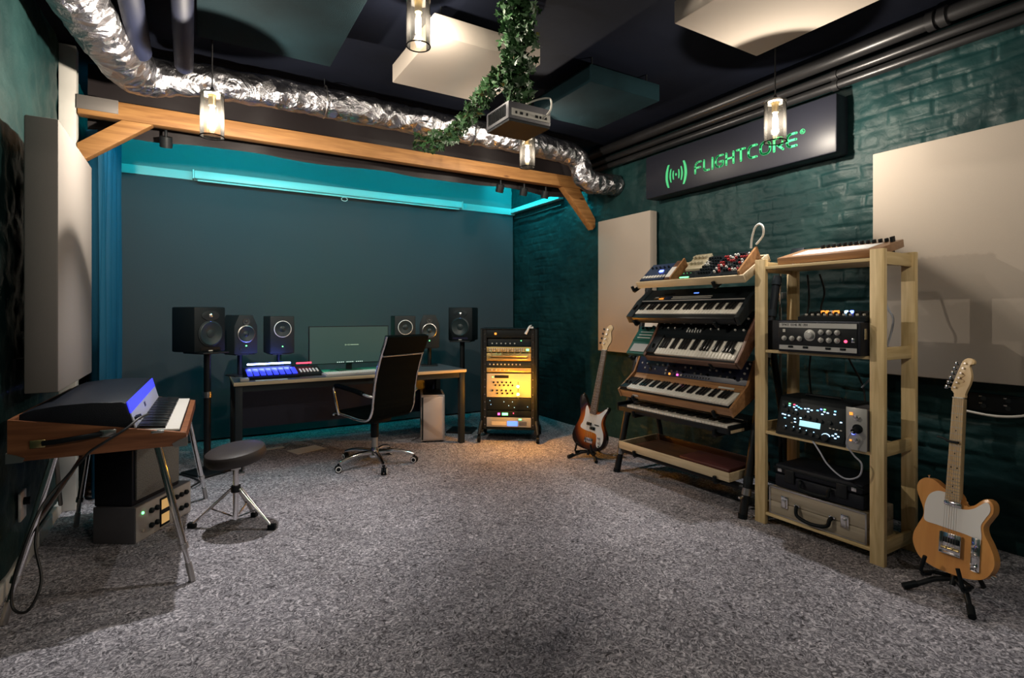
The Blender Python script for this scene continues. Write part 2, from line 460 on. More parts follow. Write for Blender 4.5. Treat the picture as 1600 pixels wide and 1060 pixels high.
# backdrop cloth hung under the ledge, and the blue side curtain
def cloth_fn(u, v):
    x = -.60 + u * 4.53; z = .02 + v * 2.74
    return (x, 6.52 + .012 * sin(x * 5.1 + .4) * (1 - .4 * v) + .02 * noise.noise(Vector((x * 1.7, z * .4, 1))), z)
single('backdrop_cloth', MB().grid(cloth_fn, 90, 12), 'backdrop', 'wide dark grey cloth covering the back wall behind the desk', 'backdrop')
def curt_fn(u, v):
    y = 4.83 + u * 1.63; z = .02 + v * (2.665 + .27 * max(0, min(1, (y - 5.08) / .1)))
    return (-.615 + .032 * sin(y * 46 + 1.2 * sin(y * 9)) * (.75 + .25 * v) + .015 * sin(y * 17 + z), y, z)
single('side_curtain', MB().grid(curt_fn, 150, 16), 'curtain', 'pleated blue curtain hanging along the left wall under the beam', 'curtain')

# white post in the left corner, beam, braces
p = thing('corner_post', 'white painted post with rough edge at the left end of the timber beam', 'post', (-.732, 4.76, 0))
part('post', MB().box(-.05, .045, -.05, .05, 0, CZ - .01, .006), 'white_paint', p)
b = thing('timber_beam', 'long pine beam spanning the room below the silver duct', 'beam', (0, 4.75, 2.745))
part('beam', MB().box(-.68, RX - .03, -.045, .045, 0, .125, .005), 'beam_wood', b)
part('bracket', MB().box(-.685, -.45, -.05, .05, .035, .131, .002), 'dull_plate', b, label='dull metal joining plate')
def brace(poly, label):
    t = thing('beam_brace', label, 'brace', (poly[0][0], 4.75, poly[0][1]))
    part('brace', MB().prism([(u - poly[0][0], v - poly[0][1]) for u, v in poly], -.043, .043, 'y', bev=.003), 'brace_wood', t)
brace([(-.682, 2.40), (-.682, 2.54), (-.43, 2.744), (-.245, 2.744)], 'short diagonal pine brace under the beam beside the white post')
brace([(3.47, 2.744), (3.70, 2.744), (3.925, 2.43), (3.925, 2.34), (3.89, 2.31)], 'short diagonal pine brace under the beam at the right brick wall')
# black drape behind the beam
def drape_fn(u, v):
    x = -.66 + u * 4.6; zb = 2.705 + .012 * sin(x * 5) + .012 * noise.noise(Vector((x * 3, 2, 1))); z = zb + v * (CZ - .01 - zb)
    return (x, 4.975 + .03 * noise.noise(Vector((x * 3, z * 2, 5))) + .02 * sin(x * 8 + z * 2) - .0 * v, z)
single('black_drape', MB().grid(drape_fn, 120, 10), 'drape', 'black cloth strip hanging from the ceiling behind the pine beam', 'drape')

# alcove led strips (the source of the turquoise light)
def glow_strip(x0, x1, label):
    t = thing('glow_strip', label, 'light strip', ((x0 + x1) / 2, 5.05, 3.06)); h = (x1 - x0) / 2
    part('channel', MB().box(-h, h, -.012, 0, -.02, .02, .002), 'white_plastic', t)
    part('diffuser', MB().box(-h + .01, h - .01, .0001, .006, -.014, .014), 'cyan_led', t)
    part('mounting_bar', MB().box(-h, -h + .02, -.014, -.012, .0, CZ - 3.06).box(h - .02, h, -.014, -.012, .0, CZ - 3.06), 'black_metal', t)
glow_strip(-.50, 1.20, 'turquoise light strip behind the black drape at the left')
glow_strip(2.20, 3.40, 'turquoise light strip behind the black drape at the right')
t = thing('glow_strip', 'turquoise light strip added on the alcove ceiling to brighten the right brick wall', 'light strip', (3.45, 5.75, CZ - .03))  # extra unseen strip, added to light the dark alcove brick
part('channel', MB().box(-.012, 0, -.5, .5, -.02, .03, .002), 'white_plastic', t)
part('diffuser', MB().box(.0001, .006, -.49, .49, -.018, .028), 'cyan_led', t)

# rolled projection screen on the ledge
t = thing('projector_screen', 'rolled up white projection screen case fixed along the back ledge', 'projection screen', (1.55, 6.47, 2.76))
part('case', MB().box(-1.53, 1.53, -.045, .028, 0, .085, .012), 'screen_case_lit', t)
part('end_cap', MB().box(-1.545, -1.53, -.05, .028, -.004, .09, .004), 'screen_case_lit', t)
part('end_cap', MB().box(1.53, 1.545, -.05, .028, -.004, .09, .004), 'screen_case_lit', t)
part('bottom_bar', MB().cyl((-1.5, -.02, -.014), (1.5, -.02, -.014), .010, 10), 'screen_case_lit', t)
part('pull_ring', MB().tube([(.035 * cos(a), -.02, -.045 + .022 * sin(a)) for a in [2 * pi * i / 20 for i in range(20)]], .004, 6, True), 'white_plastic', t)

# ------------------------------------------------------------------ ceiling panels
def ceiling_panel(x0, x1, y0, y1, m, label, z=3.0, th=.13):
    cx, cy = (x0 + x1) / 2, (y0 + y1) / 2
    t = thing('acoustic_ceiling_panel', label, 'acoustic panel', (cx, cy, z))
    part('panel', MB().box(x0 - cx, x1 - cx, y0 - cy, y1 - cy, 0, th, .008), m, t)
    mb = MB()
    for sx in (-1, 1):
        for sy in (-1, 1): mb.cyl((sx * (x1 - x0) * .4, sy * (y1 - y0) * .4, th), (sx * (x1 - x0) * .4, sy * (y1 - y0) * .4, CZ - z), .006, 8)
    part('hanger_wires', mb, 'black_metal', t)
ceiling_panel(.02, .79, 2.35, 3.67, 'panel_dark', 'large dark fabric panel under the ceiling beside the silver duct')
ceiling_panel(1.22, 1.97, 2.92, 3.69, 'panel_beige', 'beige square ceiling panel behind the ivy column')
ceiling_panel(2.42, 3.10, 2.95, 3.69, 'panel_dark', 'small dark fabric panel under the ceiling right of the projector')
ceiling_panel(2.34, 3.09, .55, 2.12, 'panel_beige', 'large beige ceiling panel above the keyboard stand corner')

# wall panels
t = thing('acoustic_wall_panel', 'pale tall acoustic panel on the left wall above the electric piano', 'acoustic panel', (-.695, 3.92, .97))
part('panel', MB().box(0, .13, -.51, .51, 0, 1.35, .008), 'panel_pale', t)
part('standoff', MB().box(-.085, 0, -.3, -.24, .1, .16), 'black_metal', t); part('standoff', MB().box(-.085, 0, .24, .3, 1.1, 1.16), 'black_metal', t)
t = thing('acoustic_wall_panel', 'narrow beige acoustic panel on the right wall behind the bass guitar head', 'acoustic panel', (3.95, 4.2, .95))
part('panel', MB().box(-.095, 0, -.405, .38, 0, 1.425, .008), 'panel_beige', t)
t = thing('acoustic_wall_panel', 'big beige acoustic panel on the right wall behind the pine shelf and guitar', 'acoustic panel', (3.95, 1.05, .965))
part('panel', MB().box(-.085, 0, -.95, .755, 0, 1.45, .008), 'panel_beige', t)

# ------------------------------------------------------------------ sign
t = thing('wall_sign', 'long dark sign with green FLIGHTCORE lettering on the right brick wall', 'sign', (3.80, 2.90, 2.68))
part('board', MB().box(0, .155, -.90, .90, -.208, .20, .012), 'sign_face', t)
# lettering: local s runs to the reader's right (= -y), h up
def stroke_mesh(polys, wd, depth=.006):
    mb = MB()
    for pl in polys:
        closed = pl[0] == pl[-1] and len(pl) > 2
        for (a, b) in zip(pl, pl[1:]):
            d = Vector((b[0] - a[0], b[1] - a[1]));
            if d.length < 1e-6: continue
            d.normalize(); n = Vector((-d.y, d.x)) * wd / 2
            q = [(a[0] + n.x, a[1] + n.y), (b[0] + n.x, b[1] + n.y), (b[0] - n.x, b[1] - n.y), (a[0] - n.x, a[1] - n.y)]
            mb.prism([(-u, v) for u, v in q], -depth, .001, 'x')
        for (u, v) in pl:
            mb.prism([(-(u + wd / 2 * cos(k * pi / 5)), v + wd / 2 * sin(k * pi / 5)) for k in range(10)], -depth, .001, 'x')
    return mb
def rr(x0, x1, y0, y1, r, a_from=0, a_to=4):     # rounded rectangle outline, corners as short arcs
    c = [((x1 - r, y1 - r), 0), ((x0 + r, y1 - r), 90), ((x0 + r, y0 + r), 180), ((x1 - r, y0 + r), 270)]
    out = []
    for (cx, cy), a in c[a_from:a_to]:
        out += [(cx + r * cos(R(a + k * 18)), cy + r * sin(R(a + k * 18))) for k in range(6)]
    return out
Hh = .092
def letter(ch):
    h, w_ = Hh, .071
    if ch == 'F': return [[(0, 0), (0, h * .72), (.012, h * .92), (.03, h), (w_ * .85, h)], [(0.0, h * .48), (w_ * .78, h * .48)]], w_ * .85
    if ch == 'L': return [[(0, h), (0, .02), (.006, .006), (.02, 0), (w_ * .75, 0)]], w_ * .75
    if ch == 'I': return [[(0, h), (0, 0)]], .0
    if ch == 'G': return [[(w_, h)] + rr(0, w_, 0, h, .028, 1, 3) + [(w_ - .02, 0), (w_ - .006, .006), (w_, .02), (w_, h * .45), (w_ * .55, h * .45)]], w_
    if ch == 'H': return [[(0, 0), (0, h)], [(w_ * .95, 0), (w_ * .95, h)], [(0, h * .5), (w_ * .95, h * .5)]], w_ * .95
    if ch == 'T': return [[(0, h), (w_, h)], [(w_ / 2, h), (w_ / 2, 0)]], w_
    if ch == 'C': return [[(w_, h)] + rr(0, w_, 0, h, .028, 1, 3) + [(w_, 0)]], w_
    if ch == 'O':
        o = rr(0, w_ * 1.12, 0, h, .034); return [o + [o[0]]], w_ * 1.12
    if ch == 'R': return [[(0, 0), (0, h), (w_ - .022, h), (w_ - .006, h * .93), (w_, h * .75), (w_ - .006, h * .48), (w_ - .022, h * .4), (0.03, h * .4)], [(w_ * .5, h * .4), (w_, 0)]], w_
    if ch == 'E': return [[(w_, h)] + rr(0, w_, 0, h, .026, 1, 3) + [(w_, 0)], [(0, h * .5), (w_ * .95, h * .5)]], w_
x = -.298
adv = .017
for ch in 'FLIGHTCORE':
    pl, wd_ = letter(ch)
    part('letter_' + ch.lower(), stroke_mesh([[(u + x, v - .088) for u, v in p_] for p_ in pl], .0165), 'green_glow_paint', t)
    x += wd_ + adv + .0165
part('registered_mark', stroke_mesh([[(x + .012 + .017 * cos(a), .0 + .017 * sin(a)) for a in [2 * pi * k / 18 for k in range(19)]], [(x + .007, -.008), (x + .007, .008), (x + .015, .006), (x + .015, .001), (x + .008, 0)], [(x + .012, 0), (x + .017, -.008)]], .0028), 'green_glow_paint', t)
def arc_shape(cx, hh, bulge, wmid, wend, sgn):
    out = []; inn = []
    for k in range(13):
        v = -1 + k / 6; off = sgn * bulge * (1 - v * v); wd_ = wend + (wmid - wend) * (1 - v * v)
        out.append((cx + off + sgn * wd_ / 2, v * hh)); inn.append((cx + off - sgn * wd_ / 2, v * hh))
    return out + inn[::-1]
for cx, hh, bu, wm, we, sg in [(a * 1.12, b_ * 1.2, c * 1.1, d, e, f) for a, b_, c, d, e, f in [(-.078, .088, .022, .026, .018, -1), (-.052, .052, .010, .015, .010, -1), (-.027, .034, .004, .013, .009, -1),
                               (.027, .034, .004, .013, .009, 1), (.052, .052, .010, .015, .010, 1), (.078, .088, .022, .026, .018, 1)]]:
    part('emblem_arc', MB().prism([(-(u - .515), v - .048) for u, v in arc_shape(cx, hh, bu, wm, we, sg)], -.006, .001, 'x'), 'green_glow_paint', t)
part('emblem_dot', MB().prism([(.515 - .009 * cos(a), -.048 + .013 * sin(a)) for a in [2 * pi * k / 16 for k in range(16)]], -.006, .001, 'x'), 'green_glow_paint', t)

# ------------------------------------------------------------------ pendants
def pendant(x, y, z, label, group=None, power=1.):
    t = thing('pendant_lamp', label, 'lamp', (x, y, z), group=group)
    r, h = .0665, .26
    mb = MB()
    mb.lathe([(r, 0), (r, h), (r - .004, h), (r - .004, 0)], 32, caps=False)
    part('glass_shade', mb, 'glass', t)
    part('shade_rim', MB().tube([(r * cos(a), r * sin(a), 0) for a in [2 * pi * k / 32 for k in range(32)]], .0035, 6, True), 'rim_black', t)
    part('top_cap', MB().lathe([(r + .001, h - .006), (r + .001, h + .004), (.03, h + .012), (.012, h + .03), (.006, h + .045)], 24), 'steel', t)
    part('socket', MB().lathe([(.02, h - .07), (.022, h - .01), (.022, h - .004)], 16), 'gold', t)
    part('bulb', MB().lathe([(.001, .055), (.010, .060), (.017, .075), (.017, .15), (.012, .175), (.012, .19)], 12), 'bulb', t)
    ld = bpy.data.lights.new('bulb_light', 'POINT'); ld.energy = BULB * power; ld.color = (1., .96, .93); ld.shadow_soft_size = .02
    lo = bpy.data.objects.new('bulb_light', ld); COL.objects.link(lo); lo.parent = t; lo.location = (0, 0, .105)
    part('cord', MB().cyl((0, 0, h + .04), (0, 0, CZ - z - .02), .004, 8), 'cable_black', t)
    part('ceiling_rose', MB().lathe([(.045, CZ - z - .025), (.05, CZ - z - .02), (.05, CZ - z)], 20), 'black_metal', t)
    return t
pendant(.106, 3.74, 2.44, 'glass cylinder pendant lamp hanging in front of the beam at left')
pendant(1.09, 2.84, 2.86, 'glass cylinder pendant lamp hanging highest, by the beige square ceiling panel', power=.34)
pendant(2.48, 3.88, 2.62, 'farthest glass cylinder pendant lamp, hanging just below the projector', power=.36)
pendant(3.25, 2.095, 2.475, 'glass cylinder pendant lamp hanging in front of the sign', power=.55)
pendant(.75, -.55, 2.6, 'added glass cylinder pendant lamp, out of view in the near room, left one', 'pendant lamps added out of view for fill light', .32)  # this and the next are added out of view to fill the near room
pendant(2.45, -.35, 2.6, 'added glass cylinder pendant lamp, out of view in the near room, right one', 'pendant lamps added out of view for fill light', .42)

# ------------------------------------------------------------------ duct and pipes
t = thing('foil_duct', 'crumpled silver foil air duct running under the ceiling along the beam', 'air duct')
pts = spline([(-.60, 2.6, 3.04), (-.555, 3.2, 3.03), (-.49, 3.62, 3.02), (-.42, 4.02, 3.0), (-.355, 4.30, 2.985), (-.27, 4.41, 2.985), (-.13, 4.42, 3.0), (.10, 4.40, 3.02), (.6, 4.4, 3.035), (1.2, 4.4, 3.03), (1.9, 4.4, 3.03), (2.6, 4.4, 3.03), (3.1, 4.4, 3.02), (3.36, 4.40, 2.99), (3.46, 4.40, 2.91), (3.50, 4.40, 2.81), (3.59, 4.39, 2.745), (3.74, 4.38, 2.74), (3.95, 4.38, 2.75)], 14)
part('hose', MB().tube(pts, .115, 44, rad=[.112 + .036 * max(0, min(1, (-.10 - p_.x) / .22)) for p_ in pts], warp=.012), 'foil', t)
for q, r_ in (((.9, 4.39, 3.035), .121), ((2.2, 4.4, 3.03), .121)):
    part('strap', MB().tube([(q[0], q[1] + r_ * cos(a), q[2] + r_ * sin(a)) for a in [2 * pi * k / 32 for k in range(32)]], .006, 6, True), 'steel', t)
    part('strap_hanger', MB().cyl((q[0], q[1], q[2] + r_), (q[0], q[1], CZ), .004, 6), 'black_metal', t)
def pipe(x, z, r, y0, y1, m, label, collars=()):
    t = thing('ceiling_pipe', label, 'pipe', (x, (y0 + y1) / 2, z)); h = (y1 - y0) / 2
    part('pipe', MB().tube([(0, -h, 0), (0, -h * .3, .004), (0, h * .4, 0), (0, h - r, 0), (0, h - r * .4, 0), (0, h, 0)], r, 20, rad=[r, r, r, r, r * .8, r * .25]), m, t)
    for c in collars: part('collar', MB().cyl((0, c - (y0 + y1) / 2 - .02, 0), (0, c - (y0 + y1) / 2 + .02, 0), r * 1.22, 20), m, t)
pipe(3.83, 3.125, .048, -1.6, 4.9, 'pipe_paint', 'thickest dark metal pipe at the top of the right wall', (1.40, 1.46))
pipe(3.88, 3.035, .030, -1.6, 5.2, 'pipe_paint', 'middle one of the thin dark pipes along the right wall', (2.05, .9))
pipe(3.89, 2.965, .030, -1.6, 5.2, 'pipe_paint', 'lowest of the thin dark pipes along the right wall', (2.05,))
pipe(-.045, 3.0, .055, .9, 4.20, 'dark_pipe', 'dark blue pipe end under the ceiling, right of the pair at the duct bend')
pipe(-.275, 3.0, .060, .9, 4.12, 'dark_pipe', 'dark blue pipe end under the ceiling, left of the pair at the duct bend')

# track spotlights under the beam
def spot(x, label):
    t = thing('spotlight', label, 'spotlight', (x, 4.832, 2.705), group=None)
    part('head', MB().cyl((0, 0, .0), (0, .03, -.075), .042, 20), 'black_metal', t)
    part('stem', MB().cyl((0, 0, -.01), (0, 0, .12), .010, 10), 'black_metal', t)
spot(-.17, 'black spotlight under the beam beside the left brace')
spot(2.76, 'black spotlight under the beam, first of three towards the right brace')
spot(3.05, 'black spotlight under the beam, middle of the three by the right brace')
spot(3.33, 'black spotlight under the beam, nearest the right brace')

# ------------------------------------------------------------------ projector and ivy
t = thing('ceiling_projector', 'dark silver projector on a ceiling pole wrapped in ivy', 'projector', (1.618, 2.63, 2.414))
part('body', MB().box(-.142, .142, -.13, .13, .012, .112, .012), 'grey_plastic', t)
part('base_plate', MB().box(-.135, .135, -.125, .125, 0, .012), 'dark_grey', t)
mb = MB()
for k in range(12): mb.box(-.146, -.141, -.10 + k * .017, -.092 + k * .017, .03, .095)
part('side_vent', mb, 'black', t)
part('rear_panel', MB().box(-.125, .13, -.134, -.128, .03, .07), 'silver_panel', t)
for k, u in enumerate((-.10, -.07, -.03, .03, .06, .09)):
    part('port', MB().box(u, u + (.018 if k % 2 else .011), -.137, -.133, .042, .056), 'black', t)
part('lens', MB().cyl((.05, .13, .06), (.05, .155, .06), .032, 20), 'black_gloss', t)
part('mount_pole', MB().cyl((0, 0, .11), (0, 0, CZ - 2.414), .016, 14), 'white_plastic', t)
part('mount_plate', MB().box(-.07, .07, -.07, .07, .112, .122, .002), 'black_metal', t)
cable('projector_cable', [(1.70, 2.49, 2.46), (1.72, 2.45, 2.50), (1.73, 2.47, 2.57), (1.69, 2.54, 2.58), (1.64, 2.60, 2.56)], .005, 'cable_white', 'pale cable looping out of the projector back')
def ivy(path, rad, nleaf, label, seed, size=(.026, .048)):
    rg = random.Random(seed); pts = spline(path, 12)
    t = thing('ivy_garland', label, 'plant', path[0])
    o0 = Vector(path[0]); bm = MB()
    cum = [0]
    for a, b_ in zip(pts, pts[1:]): cum.append(cum[-1] + (b_ - a).length)
    def at(d):
        for i in range(len(pts) - 1):
            if d <= cum[i + 1]: return pts[i].lerp(pts[i + 1], (d - cum[i]) / max(1e-6, cum[i + 1] - cum[i])), i / len(pts)
        return pts[-1], 1
    leafp = [(0, 0), (.25, -.18), (.62, -.10), (.45, .22), (.68, .52), (.30, .55), (0, 1.15), (-.30, .55), (-.68, .52), (-.45, .22), (-.62, -.10), (-.25, -.18)]
    for _ in range(nleaf):
        d = rg.random() * cum[-1]; c, f = at(d)
        dr = Vector((rg.gauss(0, 1), rg.gauss(0, 1), rg.gauss(0, 1))).normalized()
        rr_ = rad(f) * rg.random() ** .5
        c = c + dr * rr_ - o0
        s_ = rg.uniform(*size)
        q = Euler((rg.uniform(-1.3, 1.3), rg.uniform(-1.3, 1.3), rg.uniform(0, 6.3))).to_matrix() @ Euler((R(150), 0, 0)).to_matrix()
        vs_ = []
        for (u, v) in leafp:
            w3 = q @ Vector((u, v, .22 * abs(u) - .12 * v * v)) * s_ + c
            vs_.append(bm.bm.verts.new(w3))
        ce = bm.bm.verts.new(q @ Vector((0, .3, -.05)) * s_ + c)
        for i in range(12): bm.bm.faces.new((vs_[i], vs_[(i + 1) % 12], ce))
    me = bm.mesh('foliage', 'leaf', smooth=False)
    part('foliage', me, None, t)
    mb = MB()
    for k in range(3):
        mb.tube([p_ - o0 + Vector((.025 * sin(i * .5 + k * 2), .025 * cos(i * .5 + k * 2), 0)) for i, p_ in enumerate(pts)], .004, 6)
    part('vine', mb, 'stem', t)
ivy([(1.605, 2.60, 3.19), (1.61, 2.61, 3.0), (1.61, 2.62, 2.8), (1.615, 2.63, 2.58)], lambda f: .135 - .055 * f, 800, 'ivy column wound around the projector ceiling pole', 3)
ivy([(1.60, 2.64, 2.86), (1.62, 2.90, 2.80), (1.66, 3.25, 2.77), (1.72, 3.6, 2.76), (1.78, 3.95, 2.79), (1.74, 4.16, 2.79), (1.60, 4.2, 2.79)], lambda f: .05 + .04 * f, 560, 'ivy branch trailing from the projector down across the silver duct', 4)

# ------------------------------------------------------------------ loudspeakers
def lathe_part(name, prof, m, parent, loc, n=28, tilt=0, label=None):
    return part(name, MB().lathe(prof, n, caps=False), m, parent, loc, (pi / 2 + tilt, 0, 0), label)
def speaker(kind, label, loc, rotz, cat='loudspeaker'):
    t = thing('studio_monitor', label, cat, loc, (0, 0, rotz))
    if kind == 'big':
        w_, h, d = .285, .385, .30
        part('cabinet', MB().box(-w_ / 2, w_ / 2, 0, d, 0, h, .012), 'black', t)
        lathe_part('woofer', [(.103, 0), (.103, .012), (.096, .016), (.085, .010), (.036, .002), (.034, .006), (.018, .010), (.001, .011)], 'cone_grey', t, (0, -.001, .158))
        lathe_part('woofer_ring', [(.112, 0), (.112, .006), (.104, .009), (.102, 0)], 'dark_grey', t, (0, -.001, .158))
        part('tweeter_horn', MB().prism([(.082 * cos(a), .312 + .042 * sin(a)) for a in [2 * pi * k / 24 for k in range(24)]], -.006, .004, 'y', bev=.003), 'dark_grey', t)
        lathe_part('tweeter', [(.020, 0), (.018, .006), (.010, .010), (.001, .011)], 'bright_steel', t, (0, -.006, .312), 20)
        part('led', MB().cyl((0, -.008, .262), (0, 0, .262), .005, 10), 'led_blue', t)
        part('port_slot', MB().box(-.09, .09, -.003, .002, .018, .038), 'black_gloss', t)
        part('badge', MB().box(-.018, .018, -.005, 0, .008, .016), 'pale_label', t)
    elif kind == 'mid':
        w_, h, d = .215, .36, .26
        part('cabinet', MB().prism([(-w_ / 2, 0), (w_ / 2, 0), (w_ / 2, h * .72), (w_ * .30, h), (-w_ * .30, h), (-w_ / 2, h * .72)], 0, d, 'y', bev=.008), 'dark_grey', t)
        lathe_part('woofer', [(.072, 0), (.070, .014), (.060, .010), (.026, .002), (.022, .006), (.001, .010)], 'cone_grey', t, (0, -.001, .185))
        lathe_part('woofer_ring', [(.080, 0), (.080, .006), (.073, .009), (.071, 0)], 'steel', t, (0, -.001, .185))
        lathe_part('tweeter', [(.032, 0), (.032, .005), (.015, .003), (.012, .008), (.001, .010)], 'cone', t, (0, -.001, .298))
        part('led', MB().cyl((0, -.006, .075), (0, 0, .075), .006, 10), 'led_green', t)
        part('badge', MB().cyl((-.05, -.004, .045), (-.05, 0, .045), .012, 14), 'cone_grey', t)
    else:
        w_, h, d = .225, .36, .25
        part('cabinet', MB().box(-w_ / 2, w_ / 2, 0, d, 0, h, .010), 'dark_grey', t)
        lathe_part('woofer', [(.0745, 0), (.070, .010), (.060, .008), (.030, .002), (.026, .005), (.001, .008)], 'cone_grey', t, (0, -.001, .235))
        lathe_part('woofer_ring', [(.0795, 0), (.0795, .008), (.0745, .010), (.0745, 0)], 'ring_white', t, (0, -.001, .235), label='thin white ring around the cone')
        part('led', MB().cyl((0, -.006, .068), (0, 0, .068), .0055, 10), 'led_green', t)
    return t
def floor_stand(label, loc, h, rotz):
    t = thing('speaker_stand', label, 'speaker stand', loc, (0, 0, rotz))
    part('base', MB().box(-.15, .15, -.13, .17, 0, .02, .005), 'black_metal', t)
    part('pole', MB().cyl((0, .04, .02), (0, .04, h - .012), .028, 16), 'black_metal', t)
    part('collar', MB().cyl((0, .04, h * .62), (0, .04, h * .62 + .05), .036, 16), 'steel', t)
    part('top_plate', MB().box(-.12, .12, -.08, .18, h - .012, h, .003), 'black_metal', t)
aL, aR = R(34), R(-40)
floor_stand('tall black stand under the left outer loudspeaker', (.135, 5.24, 0), 1.03, aL)
speaker('big', 'large black loudspeaker with blue light on the stand left of the desk', (.135, 5.24, 1.03), aL)
floor_stand('tall black stand under the right outer loudspeaker', (2.665, 5.58, 0), 1.045, aR)
speaker('big', 'large black loudspeaker with blue light on the stand right of the desk', (2.65, 5.58, 1.045), aR)
def desk_stand(label, loc, h, rotz):
    t = thing('desktop_speaker_stand', label, 'speaker stand', loc, (0, 0, rotz))
    part('base', MB().box(-.09, .09, .02, .22, 0, .012, .004), 'black_metal', t)
    part('pole', MB().cyl((0, .12, .012), (0, .12, h - .01), .022, 14), 'black_metal', t)
    part('top_plate', MB().box(-.09, .09, .01, .23, h - .01, h, .003), 'black_metal', t)
DT = .775
for (k, x, y, h, a, lab, slab) in [
    ('mid', .43, 5.50, .21, R(22), 'dark loudspeaker with angled shoulders, left of the white ringed one', 'short black stand under the left loudspeaker with angled shoulders'),
    ('ring', .745, 5.52, .20, R(8), 'loudspeaker with white ringed cone at the left of the screen', 'short black stand under the left white ringed loudspeaker'),
    ('ring', 1.97, 5.52, .20, R(-8), 'loudspeaker with white ringed cone right of the screen above the chair', 'short black stand under the right white ringed loudspeaker'),
    ('mid', 2.24, 5.50, .21, R(-22), 'dark loudspeaker with angled shoulders, right of the white ringed one', 'short black stand under the right loudspeaker with angled shoulders')]:
    desk_stand(slab, (x, y, DT), h, a); speaker(k, lab, (x, y, DT + h), a)

# ------------------------------------------------------------------ desk and what stands on it
t = thing('desk', 'long studio desk with pale wood edge and dark metal legs', 'desk', (1.385, 5.40, 0))
part('desktop', MB().box(-1.085, 1.085, -.355, .38, .745, .775, .003), 'birch', t)
part('desktop_mat', MB().box(-1.08, 1.08, -.345, .37, .7751, .7765), 'grey_plastic', t)
for sx in (-1, 1):
    for sy in (-.31, .33):
        part('leg', MB().box(sx * 1.045 - .028, sx * 1.045 + .028, sy - .028, sy + .028, 0, .745, .003), 'dark_grey', t)
    part('side_rail', MB().box(sx * 1.045 - .02, sx * 1.045 + .02, -.28, .30, .69, .745), 'dark_grey', t)
part('front_rail', MB().box(-1.02, 1.02, -.33, -.29, .69, .745), 'dark_grey', t)
part('back_rail', MB().box(-1.02, 1.02, .31, .35, .69, .745), 'dark_grey', t)
part('modesty_panel', MB().box(-1.02, 1.02, .335, .345, .25, .69), 'navy', t)
DT = .7766
t = thing('computer_monitor', 'ultrawide computer screen glowing dark green on the desk', 'computer monitor', (1.383, 5.52, DT))
part('bezel', MB().box(-.40, .40, 0, .03, .075, .455, .004), 'black', t)
part('screen', MB().box(-.392, .392, -.003, 0, .083, .447), 'screen', t)
part('foot', MB().box(-.12, .12, -.05, .13, 0, .012, .004), 'black_metal', t)
part('neck', MB().box(-.03, .03, .035, .065, .012, .28, .004), 'black_metal', t)
mb = MB()
mb.box(-.39, .39, .026, .04, .08, .092); mb.box(-.39, .39, .026, .04, .438, .45)
part('bias_light', mb, 'green_bias', t)
mb = MB()
for x0, x1, hh in [(-.05, -.046, .008), (-.04, -.037, .005), (-.031, -.028, .003), (-.022, -.019, .005), (-.013, -.009, .008)]: mb.box(x0, x1, -.0045, -.003, .265 - hh, .265 + hh)
for k in range(10): mb.box(.002 + k * .0085, .008 + k * .0085, -.0045, -.003, .2615, .2685)
part('screen_logo', mb, 'screen_text', t)
for k in range(14):
    if k in (4, 9): continue
    part('dock_icon', MB().box(-.13 + k * .019, -.121 + k * .019, -.0045, -.003, .0885, .0945), 'screen_dot', t)
# computer keyboard
t = thing('computer_keyboard', 'pale computer keyboard lying in front of the screen', 'keyboard', (1.32, 5.20, DT), (0, 0, R(6)))
part('case', MB().prism([(-.075, 0), (.075, 0), (.075, .022), (-.075, .012)], -.27, .27, 'x', bev=.003), 'light_grey', t)
kc = MB().box(-.0085, .0085, -.0085, .0085, 0, .008, .002).mesh('key', 'white_plastic')
for r_ in range(4):
    for c in range(24):
        part('key', kc, None, t, (-.242 + c * .021, -.045 + r_ * .03, .0125 + (r_ * .03 + .03) * .067), (R(3.8), 0, 0))
# blue lit controller
t = thing('pad_controller', 'music controller with glowing blue pads and light bar on the desk', 'music controller', (.635, 5.30, DT), (0, 0, R(4)))
part('case', MB().prism([(-.13, 0), (.13, 0), (.13, .09), (.10, .095), (-.13, .022)], -.235, .205, 'x', bev=.004), 'black', t)
tilt = math.atan2(.073, .23)
for k in range(8):
    part('pad', MB().box(-.0205, .0205, -.075, .06, 0, .012, .003), 'blue_keys', t, (-.205 + k * .0535, -.035, .0545), (tilt, 0, 0))
part('light_bar', MB().box(-.185, .185, -.006, .006, 0, .013, .002), 'blue_bar', t, (-.015, .098, .112))
t = thing('fader_controller', 'small fader controller with glowing red bar right of the blue pads', 'music controller', (.945, 5.34, DT), (0, 0, R(4)))
part('case', MB().prism([(-.12, 0), (.12, 0), (.12, .075), (.09, .078), (-.12, .02)], -.10, .11, 'x', bev=.004), 'black', t)
part('light_bar', MB().box(-.07, .07, -.006, .006, 0, .014, .002), 'red_bar', t, (-.015, .095, .10))
for k in range(6):
    part('fader', MB().box(-.008, .008, -.05, .03, 0, .012, .003), 'white_plastic', t, (-.075 + k * .03, -.015, .045), (R(15), 0, 0))
single('speaker_remote', MB().box(-.035, .035, -.05, .05, 0, .028, .006), 'light_grey', 'small pale box on the left front corner of the desk', 'box', (.385, 5.12, DT))
single('paper_sheet', MB().box(-.13, .13, -.035, .035, 0, .002), 'paper', 'paper strip on the desk edge in front of the blue pads', 'paper', (.60, 5.10, DT))
single('paper_sheet', MB().box(-.15, .15, -.1, .1, 0, .003), 'paper', 'pale sheet of paper lying on the floor under the desk', 'paper', (.98, 5.62, 0), (0, 0, R(20)))
single('paper_sheet', MB().box(-.1, .1, -.04, .04, 0, .003), 'paper', 'small pale paper strip on the floor near the left desk leg', 'paper', (.70, 5.85, 0), (0, 0, R(10)))
